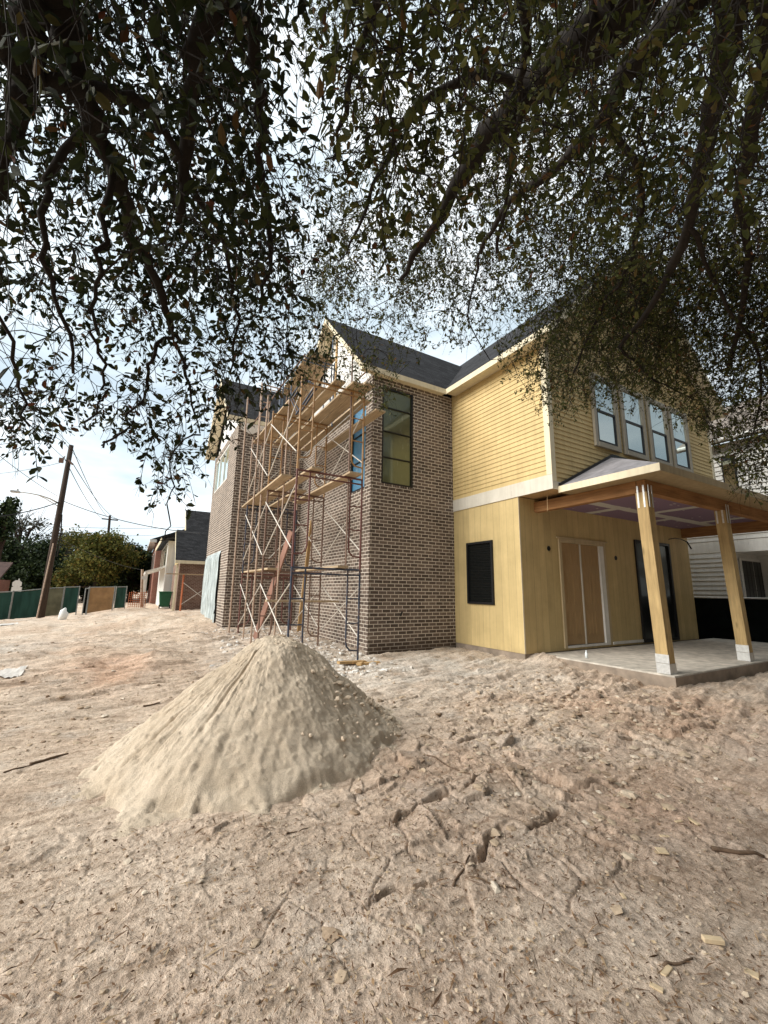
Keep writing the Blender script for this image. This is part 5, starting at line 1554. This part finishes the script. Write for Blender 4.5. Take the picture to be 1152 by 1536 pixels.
far_tree('olive_tree', 142, 50, 4.3, 7.0, .5, 20000, .23, M['tree_olive'], 'broad olive green tree with russet tips beyond the tan fence panel', seed=6)
far_tree('evergreen_tree', 196, 56, 4.6, 7.0, -.2, 15000, .27, M['tree_dark'], 'dark green tree right of the olive one', seed=7)
far_tree('evergreen_tree', 232, 70, 5.0, 6.9, -.2, 10000, .3, M['tree_dark'], 'dark tree behind the red brick house', seed=9)
far_tree('evergreen_tree', 128, 62, 5.0, 5.6, -.6, 9000, .28, M['tree_dark'], 'dark tree behind the olive one', seed=10)

far_tree('evergreen_tree', 60, 70, 6.0, 6.4, -.6, 12000, .3, M['tree_dark'], 'dark tree seen between the round tree and the utility pole', seed=21)
far_tree('evergreen_tree', 112, 72, 6.5, 7.4, -.6, 14000, .3, M['tree_dark'], 'tall dark tree rising just left behind the olive one', seed=22)
far_tree('olive_tree', 176, 66, 5.5, 7.2, -.4, 13000, .28, M['tree_olive'], 'olive tree seen between the broad olive tree and the dark one', seed=23)
far_tree('evergreen_tree', 214, 64, 4.6, 6.4, -.4, 11000, .28, M['tree_dark'], 'dark tree beside the short power pole', seed=24)

# unseen trees added south of the viewpoint to cut low sky from the porch
rg_ = np.random.default_rng(88); Vs = []; mbt = MB()
for tx, ty, hw, tp in ((-9, -12, 5, 9), (0, -14, 5, 10), (8, -12.5, 5, 9.5), (15, -11.5, 4.6, 9), (22, -11, 4.6, 9.5), (29, -9, 4.6, 9), (34, -3, 4.2, 8.5)):
    zg = gp(tx, ty); mbt.tube([(tx, ty, zg - .2), (tx + .1, ty, tp * .3), (tx - .1, ty, tp * .6)], [.3, .22, .12], 8)
    for _ in range(22):
        a_ = rg_.uniform(0, 6.28); q_ = hw * .75 * math.sqrt(rg_.random()); cc = np.array([tx + q_ * math.cos(a_), ty + q_ * math.sin(a_), tp * rg_.uniform(.12, .86)]); n_ = 190
        mbt.tube([(tx, ty, min(cc[2], tp * .4)), tuple((cc + np.array([tx, ty, cc[2]])) / 2), tuple(cc)], [.09, .06, .02], 5)
        d_ = rg_.normal(size=(n_, 3)); d_ /= np.linalg.norm(d_, axis=1)[:, None]
        p_ = cc + d_ * (rg_.random(n_) ** .45)[:, None] * np.array([hw * .36, hw * .36, tp * .17])
        ql = np.array([(-.5, -.25, 0), (.1, -.42, .06), (.55, .1, 0), (-.1, .4, -.05)])[None] * (.5 * rg_.uniform(.5, 1.3, n_))[:, None, None]
        Vs.append(np.einsum('nij,nkj->nki', rand_rot(rg_, n_), ql) + p_[:, None])
V_ = np.concatenate(Vs).reshape(-1, 3); V_[:, 2] = np.maximum(V_[:, 2], .05)
wd = tag(npobj('added_screen_trees', V_, np.arange(len(V_)).reshape(-1, 4), M['tree_dark']), kind='stuff')
obj('trunks', mbt, M['polewood'], wd)

# ------------------------------------------------------------------ the two oaks overhead
LEAF_L = [(0, (.010, .014, .006)), (.55, (.022, .030, .010)), (.88, (.045, .052, .016)), (.96, (.075, .045, .016)), (1, (.09, .028, .014))]
LEAF_R = [(0, (.028, .034, .011)), (.5, (.062, .072, .020)), (.85, (.115, .115, .034)), (.97, (.11, .065, .025)), (1, (.13, .05, .02))]
M['oak_leaf'] = leaf_mat('dark_oak_leaves', LEAF_L, .25)
M['oak_leaf_b'] = leaf_mat('olive_oak_leaves', LEAF_R, .28)
M['bark'] = mat('oak_bark', (.018, .014, .011), .95, .4, 9, .8, 26, stretch=(1, 1, .35))

# crown density across the view, 96-px cells of the 1152x1536 frame
DEN = np.array([
    [.80, .90, .90, .93, .80, .78, .80, .86, .93, .92, .88, .84],
    [.80, .90, .90, .92, .66, .66, .78, .88, .93, .90, .84, .80],
    [.74, .84, .88, .90, .62, .60, .76, .82, .88, .90, .88, .84],
    [.50, .68, .82, .88, .80, .62, .72, .72, .80, .92, .92, .88],
    [.30, .48, .66, .78, .74, .52, .58, .50, .68, .93, .96, .93],
    [.22, .30, .40, .62, .46, .32, .26, .12, .50, .84, .90, .86],
    [.34, .17, .34, .50, .16, .08, .08, .03, .22, .40, .42, .66],
    [.05, .08, .10, .03, 0, 0, 0, 0, 0, .0, .03, .34],
    [0, 0, 0, 0, 0, 0, 0, 0, 0, 0, 0, 0]])
CS = 24
GX0, GY0, GW, GH = -360, -480, 1900, 1344
gxs = np.arange(GX0 + CS / 2, GX0 + GW, CS); gys = np.arange(GY0 + CS / 2, GY0 + GH, CS)


def den_at(px, py):
    u = np.clip(np.asarray(px) / 96 - .5, 0, 10.999); v_ = np.clip(np.asarray(py) / 96 - .5, 0, 7.999)
    i = np.floor(u).astype(int); j = np.floor(v_).astype(int); fu = u - i; fv = v_ - j
    return (DEN[j, i] * (1 - fu) + DEN[j, i + 1] * fu) * (1 - fv) + (DEN[j + 1, i] * (1 - fu) + DEN[j + 1, i + 1] * fu) * fv


EDGE = np.array([(-400, 720), (0, 690), (60, 700), (110, 640), (150, 650), (190, 700), (235, 770), (275, 790), (320, 700), (370, 645), (400, 600), (440, 590), (490, 555), (530, 585), (560, 610), (600, 615), (640, 555), (740, 540), (775, 575), (815, 620), (860, 625), (905, 605), (960, 600), (1010, 640), (1040, 640), (1075, 700), (1120, 745), (1152, 750), (1600, 760)], float)
GXX, GYY = np.meshgrid(gxs, gys)
TG = den_at(GXX, GYY) * np.where(GYY < -250, .8, 1) * np.where((GYY < 380) & (GYY > -60), np.where(GXX < 560, .90, .93), 1)
clump = fbm(GXX / 70, GYY / 70, 3, 301); TG = np.where((GYY > -60) & (GXX > -40), np.clip(TG + (clump + .02) * 1.0 * (TG > .05) * (1.12 - TG), 0, .985), TG)
gap = lambda cx, cy, rx, ry, a_: 1 - a_ * np.exp(-((GXX - cx + .12 * (GYY - cy)) / rx) ** 2 - ((GYY - cy) / ry) ** 2)
TG = TG * gap(440, 150, 26, 100, .8) * gap(478, 215, 34, 60, .45) * gap(462, 360, 26, 60, .55) * gap(60, 30, 24, 24, .3) * gap(95, 470, 45, 70, .3) * gap(640, 480, 60, 30, .35) * gap(700, 330, 30, 40, .3) * gap(20, 110, 24, 30, .4)
TG = TG * np.clip((np.interp(GXX, EDGE[:, 0], EDGE[:, 1]) - GYY) / 40 + .5, 0, 1)
ODG = np.zeros_like(TG)       # optical depth so far


def cell(px, py):
    return np.clip(((px - GX0) / CS).astype(int), 0, len(gxs) - 1), np.clip(((py - GY0) / CS).astype(int), 0, len(gys) - 1)


class Oak:
    def __init__(s):
        s.nodes = []; s.limbs = MB(); s.tv = []; s.tf = []; s.leaves = []; s.nt = 0

    def limb(s, pts, r0, r1, n=9):
        P = [np.array(p, float) for p in pts]
        # smooth resample with a little crookedness
        out = []
        for i in range(len(P) - 1):
            a = P[max(i - 1, 0)]; b_ = P[i]; c = P[i + 1]; d = P[min(i + 2, len(P) - 1)]
            for t in np.linspace(0, 1, 5)[:-1]:
                out.append(.5 * ((2 * b_) + (-a + c) * t + (2 * a - 5 * b_ + 4 * c - d) * t * t + (-a + 3 * b_ - 3 * c + d) * t ** 3) + rng.normal(size=3) * .012)
        out.append(P[-1])
        k = len(out); rs = [(r0 + (r1 - r0) * (i / (k - 1)) ** .8) * (1 + .12 * math.sin(i * 2.1)) for i in range(k)]
        rs = [max(q_ * 1.25, .0022) for q_ in rs]
        s.limbs.tube([tuple(p) for p in out], rs, n)
        s.nodes += out
        return out

    def twig(s, pts, r):
        """3-sided tapering twig"""
        P = np.array(pts); k = len(P); t = np.gradient(P, axis=0); t /= np.linalg.norm(t, axis=1)[:, None] + 1e-9
        ref = np.where(np.abs(t[:, 2:3]) > .9, np.array([[1., 0, 0]]), np.array([[0, 0, 1.]])); u = np.cross(t, ref); u /= np.linalg.norm(u, axis=1)[:, None] + 1e-9; v_ = np.cross(t, u)
        rs = np.linspace(r, r * .45, k)[:, None]
        ring = np.stack([P + (u * math.cos(a) + v_ * math.sin(a)) * rs for a in (0, 2.094, 4.189)], 1)
        b_ = s.nt; s.tv.append(ring.reshape(-1, 3)); s.nt += k * 3
        i = np.arange(k - 1)[:, None] * 3; j = np.arange(3)[None]; j2 = (j + 1) % 3
        s.tf.append((np.stack([i + j, i + j2, i + 3 + j2, i + 3 + j], -1).reshape(-1, 4)) + b_)


def leaf_geo(P, Dr, Nn, L_):
    """folded oval leaves: base P, direction Dr, normal Nn, length L"""
    Sd = np.cross(Dr, Nn); Sd /= np.linalg.norm(Sd, axis=1)[:, None] + 1e-9; Nn = np.cross(Sd, Dr)
    W = (L_ * rng.uniform(.17, .27, len(P)))[:, None]; Lc = L_[:, None]; up_ = W * .35; curl = (L_ * rng.uniform(-.12, .12, len(P)))[:, None]
    p0 = P; p3 = P + Dr * Lc + Nn * curl
    l1 = P + Dr * Lc * .32 + Sd * W * .85 + Nn * up_; l2 = P + Dr * Lc * .72 + Sd * W + Nn * (up_ + curl * .4)
    r1 = P + Dr * Lc * .32 - Sd * W * .85 + Nn * up_; r2 = P + Dr * Lc * .72 - Sd * W + Nn * (up_ + curl * .4)
    return np.stack([p0, l1, l2, p3, r2, r1], 1)


def spray(oak, S, droop, L, leafsize, use_grid=True, dens=1.0):
    """a small branchlet from S with side twigs and leaves; returns False when the crown is already dense there"""
    a = rng.uniform(0, 6.28); d = np.array([math.cos(a), math.sin(a), 0]) * (1 - droop) + np.array([0, 0, -1]) * droop + rng.normal(size=3) * .25
    d /= np.linalg.norm(d)
    n = 6; pts = [S]; dd = d.copy()
    for i in range(n - 1):
        dd = dd + rng.normal(size=3) * .16 + np.array([0, 0, -.10]); dd /= np.linalg.norm(dd); pts.append(pts[-1] + dd * L / (n - 1))
    main = np.array(pts); twigs = [(main, .0026)]; LP = []; LD = []
    def along(path, m_, t0=.15):
        t = np.sort(rng.uniform(t0, 1, m_)) * (len(path) - 1); i = np.minimum(t.astype(int), len(path) - 2); f = (t - i)[:, None]
        p = path[i] * (1 - f) + path[i + 1] * f; dr = path[i + 1] - path[i]; dr = dr / (np.linalg.norm(dr, axis=1)[:, None] + 1e-9)
        q_ = rng.normal(size=(m_, 3)); q_ -= dr * (q_ * dr).sum(1)[:, None]; q_ /= np.linalg.norm(q_, axis=1)[:, None]
        LP.append(p); LD.append(dr * .55 + q_ * .8 + np.array([0, 0, -.15]))
    along(main, max(2, int(7 * dens)))
    for _ in range(rng.integers(2, 5)):
        t = rng.integers(1, n - 1); d2 = (main[t + 1] - main[t]) / np.linalg.norm(main[t + 1] - main[t]) + rng.normal(size=3) * .75; d2 /= np.linalg.norm(d2)
        l2 = L * rng.uniform(.25, .55); sp2 = np.array([main[t], main[t] + d2 * l2 * .5 + rng.normal(size=3) * .01, main[t] + d2 * l2 + np.array([0, 0, -.03])])
        twigs.append((sp2, .0016)); along(sp2, max(1, int(rng.integers(3, 8) * dens)), .2)
    P = np.concatenate(LP); D_ = np.concatenate(LD); D_ /= np.linalg.norm(D_, axis=1)[:, None]
    ls = leafsize * rng.uniform(.42, 1.28, len(P))
    if use_grid:
        C_ = P + D_ * ls[:, None] / 2
        dist = np.linalg.norm(C_ - CAM, axis=1)
        px, py = proj(C_); ok = np.isfinite(px)
        px = np.nan_to_num(px, nan=-9999); py = np.nan_to_num(py, nan=-9999)
        ok &= (px > GX0) & (px < GX0 + GW) & (py > GY0) & (py < GY0 + GH)
        i, j = cell(px, py); tg = TG[j, i]; cov = 1 - np.exp(-ODG[j, i])
        inframe = (px > -30) & (px < 1182) & (py > -30)
        good = ok & (cov < tg + .015) & (tg > .015)
        bad = ok & inframe & (tg < .02)
        if good.sum() < max(2, .45 * len(P)) or bad.sum() > .22 * len(P): return False
        P, D_, ls, dist, i, j = [q_[good] for q_ in (P, D_, ls, dist, i, j)]
        depth = ((P - CAM) @ FF).clip(.3)
        area = .31 * .5 * ls ** 2 * (FPX / depth) ** 2 * (dist / depth)      # projected leaf area in px
        np.add.at(ODG, (j, i), area / CS ** 2)
    for p, r in twigs: oak.twig(p, r)
    Nn = rng.normal(size=(len(P), 3)) + np.array([0, 0, .6])
    oak.leaves.append(leaf_geo(P, D_, Nn, ls))
    return True


def join(oak, S, maxd, r):
    nd = np.asarray(oak.nodes); dv = np.linalg.norm(nd - S, axis=1) + .35 * np.clip(S[2] - nd[:, 2], 0, 9) - .12 * np.linalg.norm(nd - CAM, axis=1) * 0
    i = int(np.argmin(dv)); d = np.linalg.norm(nd[i] - S)
    if d > maxd: return False
    if d > .04:
        k = max(3, min(8, int(d / .1))); t = np.linspace(0, 1, k)[:, None]
        mid = nd[i] * (1 - t) + S * t + np.sin(t * math.pi) * np.array([0, 0, .10 * d]) + np.concatenate([np.zeros((1, 3)), rng.normal(size=(k - 2, 3)) * .035 * d, np.zeros((1, 3))])
        oak.twig(mid, r * (1 + d * 1.2))
        oak.nodes += list(mid[1:-1:2])
    oak.nodes.append(S)
    return True


def pt(px, py, D):
    d = ray(px, py); return CAM + d / np.linalg.norm(d) * D


left, right = Oak(), Oak()
# left oak: limbs come in from above the top left corner
TL = np.array([-2.9, -.9, 0.0]); FL = np.array([-2.2, .3, 4.3])
left.limb([FL, (-1.5, 1.1, 5.1), pt(40, -160, 2.38), pt(48, -20, 2.23), pt(44, 60, 2.20), pt(38, 112, 2.16)], .06, .026)
left.limb([pt(38, 105, 2.16), pt(75, 128, 2.16), pt(125, 138, 2.16), pt(190, 148, 2.23), pt(228, 172, 2.30), pt(262, 240, 2.38)], .026, .010)
left.limb([pt(38, 108, 2.16), pt(22, 170, 2.09), pt(10, 240, 2.09), pt(-6, 330, 2.09)], .032, .008)
left.limb([pt(48, -20, 2.23), pt(88, 10, 2.30), pt(110, 95, 2.30), pt(138, 175, 2.30), pt(165, 240, 2.34), pt(186, 305, 2.38), pt(205, 370, 2.45), pt(242, 440, 2.52), pt(256, 500, 2.56)], .05, .011)
left.limb([pt(256, 500, 2.56), pt(232, 516, 2.52), pt(222, 560, 2.52), pt(218, 596, 2.52), pt(188, 630, 2.52), pt(155, 672, 2.52)], .009, .004)
left.limb([pt(256, 500, 2.56), pt(272, 540, 2.59), pt(285, 590, 2.59), pt(300, 650, 2.63)], .009, .003)
left.limb([pt(60, -120, 2.45), pt(200, -140, 2.52), pt(305, -30, 2.45), pt(296, 70, 2.45), pt(282, 170, 2.45), pt(275, 260, 2.45), pt(268, 330, 2.45)], .055, .014)
left.limb([pt(-80, 20, 2.02), pt(0, 64, 2.09), pt(36, 88, 2.16)], .02, .03)
left.limb([pt(150, 395, 2.16), pt(135, 460, 2.16), pt(150, 520, 2.16), pt(163, 575, 2.16), pt(155, 600, 2.16), pt(128, 640, 2.16)], .007, .003)
left.limb([pt(165, 240, 2.34), pt(158, 320, 2.23), pt(150, 395, 2.16)], .014, .007)
left.limb([pt(-6, 330, 2.09), pt(0, 450, 2.02), pt(25, 560, 2.02), pt(45, 640, 2.02)], .007, .003)
left.limb([pt(305, -30, 2.45), pt(380, 40, 2.59), pt(392, 150, 2.66), pt(385, 260, 2.74), pt(405, 370, 2.81), pt(390, 470, 2.88)], .03, .007)
left.limb([pt(275, 260, 2.45), pt(330, 350, 2.59), pt(352, 450, 2.74), pt(345, 560, 2.81)], .014, .004)
left.limb([pt(138, 175, 2.30), pt(90, 250, 2.23), pt(60, 360, 2.16), pt(85, 470, 2.16), pt(110, 560, 2.16)], .014, .004)
left.limb([pt(300, 650, 2.63), pt(255, 690, 2.52), pt(258, 740, 2.52), pt(250, 800, 2.52), pt(232, 815, 2.52)], .004, .002, 5)
# right oak: a heavy bough enters at the top right
TRK = np.array([3.9, -2.6, 0.0]); FR_ = np.array([3.6, -1.7, 3.6])
right.limb([FR_, (3.2, -.4, 4.6), pt(1010, -170, 3.20), pt(945, -15, 3.20), pt(880, 62, 3.20), pt(805, 125, 3.28), pt(745, 190, 3.36), pt(690, 262, 3.44), pt(650, 340, 3.60), pt(600, 420, 3.76)], .17, .012)
right.limb([pt(1010, -170, 3.20), pt(1060, -40, 3.36), pt(985, 60, 3.44), pt(930, 130, 3.52), pt(905, 175, 3.60), pt(845, 245, 3.68), pt(770, 300, 3.84), pt(720, 380, 4.00)], .07, .012)
right.limb([(3.2, -.4, 4.6), pt(1130, -120, 3.20), pt(1098, 20, 3.28), pt(1078, 130, 3.44), pt(1052, 250, 3.68), pt(1030, 340, 4.00), pt(990, 440, 4.48), pt(930, 520, 4.96)], .07, .014)
right.limb([pt(1130, -120, 3.20), pt(1160, 60, 3.36), pt(1128, 180, 3.68), pt(1110, 300, 4.16), pt(1120, 420, 4.64), pt(1090, 560, 5.28)], .05, .012)
right.limb([pt(945, -15, 3.20), pt(800, -60, 3.04), pt(786, 30, 3.04), pt(785, 130, 3.12), pt(768, 250, 3.28), pt(745, 380, 3.44)], .03, .008)
right.limb([pt(905, 175, 3.60), pt(960, 260, 4.00), pt(950, 380, 4.48), pt(900, 470, 4.96), pt(860, 560, 5.28)], .02, .008)
right.limb([pt(805, 125, 3.28), pt(700, 120, 3.20), pt(610, 180, 3.20), pt(560, 280, 3.36), pt(520, 380, 3.60)], .025, .006)
right.limb([pt(800, -60, 3.04), pt(650, -80, 2.96), pt(560, 20, 2.96), pt(520, 140, 3.04), pt(500, 240, 3.20)], .03, .007)
right.limb([pt(1030, 340, 4.00), pt(1080, 440, 4.48), pt(1140, 540, 5.12), pt(1130, 650, 5.60)], .014, .006)
right.limb([pt(930, 520, 4.96), pt(985, 570, 5.28), pt(1040, 600, 5.52)], .012, .004)
right.limb([pt(720, 380, 4.00), pt(700, 470, 4.24), pt(735, 540, 4.48)], .009, .003)

tries = 0; made = 0; gxx, gyy = np.meshgrid(gxs, gys)
W0 = None
while tries < 15000:
    if tries % 60 == 0:
        Wt = np.clip(TG - (1 - np.exp(-ODG)), 0, 1); Wt[TG < .015] = 0
        Wt = Wt * np.where((gxx > -40) & (gxx < 1190) & (gyy > -60), 1, .35)
        tot = Wt.sum()
        if Wt.max() < .03 or tot < 6: break
        cum = np.cumsum(Wt.ravel()) / tot
    tries += 1
    idx = int(np.searchsorted(cum, rng.random())); px = gxx.ravel()[idx] + rng.uniform(-12, 12); py = gyy.ravel()[idx] + rng.uniform(-12, 12)
    near = rng.random()
    if px + rng.normal() * 18 < 442:
        oak = left; lsz = .045
        D = rng.uniform(1.6, 2.3) if near < .14 else rng.uniform(2.5, 4.0)
        if py > 420: D = rng.uniform(2.4, 4.2)
    else:
        oak = right; lsz = .037
        if px < 700 and py < 320: D = rng.uniform(1.6, 2.3) if near < .22 else rng.uniform(4.6, 7.0)
        elif px < 700: D = rng.uniform(4.2, 6.8)
        elif px > 800 and py > 400: D = rng.uniform(4.8, 7.6)
        else: D = rng.uniform(1.9, 3.0) if (near < .14 and py < 300) else rng.uniform(4.2, 7.0)
    P = pt(px, py, D); L = rng.uniform(.22, .5)
    if D < 2.4: L *= .75
    S = P + np.array([0, 0, rng.uniform(.0, .5) * L])
    n0 = len(oak.leaves); nt0 = len(oak.tv)
    if spray(oak, S, rng.uniform(.25, .9), L, lsz):
        made += 1
        join(oak, S, 1.8, .0028)
# the rest of both crowns, beside and behind the viewpoint
for oak, c, n_ in ((left, (-2.6, -.6, 4.6), 160), (right, (4.6, -2.2, 5.0), 200)):
    oak.limb([oak.nodes[0], (c[0] - 1, c[1] - 1.5, c[2] + .5), (c[0] - 1.6, c[1] - 3, c[2] + .9)], .1, .03); oak.limb([oak.nodes[0], (c[0] + .6, c[1] - 1.8, c[2] + .6), (c[0] + 1.5, c[1] - 3.2, c[2] + .8)], .1, .03)
    if oak is right: oak.limb([oak.nodes[0], (5.5, -1.5, 5.2), (8, -1.2, 6.2), (11, -1.0, 6.6)], .13, .03); oak.limb([(5.5, -1.5, 5.2), (7.5, -3, 6.4), (9.5, -4, 6.9)], .08, .02); oak.limb([(8, -1.2, 6.2), (9.5, .4, 6.6), (11.5, 1.0, 6.2)], .06, .02)
    for _ in range(n_):
        S = np.array(c) + rng.normal(size=3) * np.array([1.6, 1.6, .8])
        px, py = proj(S[None]); 
        if S[2] < 2.9 or (np.isfinite(px[0]) and -400 < px[0] < 1550 and py[0] > -500): continue
        spray(oak, S, rng.uniform(.2, .7), .5, .055, use_grid=False); join(oak, S, 2.5, .004)
for _ in range(4200):        # unseen crown added to the right oak to shade the porch side
    S = np.array([rng.uniform(4.5, 15), rng.uniform(-6, 1.9), 0]); S[2] = rng.uniform(3.8, 8.6) - .08 * (S[0] - 7) ** 2 * .3
    px, py = proj(S[None])
    if S[2] < 3.4 or (np.isfinite(px[0]) and px[0] < 1420 and py[0] > -350): continue
    spray(right, S, rng.uniform(.2, .6), .9, .13, use_grid=False); join(right, S, 3.0, .006)
print('sprays', made, 'tries', tries, 'deficit', float(np.clip(TG - (1 - np.exp(-ODG)), 0, 1).sum()))

for oak, trunk, fork, label, lm in ((left, TL, FL, 'shady oak whose dark large leaved boughs hang over the left of the yard', 'oak_leaf'), (right, TRK, FR_, 'spreading oak with a heavy bough and dense small leaves over the right of the house', 'oak_leaf_b')):
    root = thing('oak_tree', label, 'tree', tuple(trunk), 'oaks overhanging the yard')
    mb = MB(); z0 = gp(trunk[0], trunk[1]); midp = (trunk + fork) / 2
    mb.tube([(trunk[0], trunk[1], z0 - .2), (trunk[0], trunk[1], z0 + .25), (midp[0] - .05, midp[1], midp[2]), tuple(fork)], [.42, .30, .24, .2], 14)
    obj('trunk', mb, M['bark'], root, smooth=True)
    obj('limbs', oak.limbs, M['bark'], root, smooth=True)
    npobj('twigs', np.concatenate(oak.tv), np.concatenate(oak.tf), M['bark'], root)
    LV_ = np.concatenate(oak.leaves); nL = len(LV_); q = np.arange(nL) * 6
    F = np.concatenate([np.stack([q, q + 1, q + 2, q + 3], -1), np.stack([q, q + 3, q + 4, q + 5], -1)])
    print('leaves', nL)
    npobj('crown', LV_.reshape(-1, 3), F, M[lm], root)
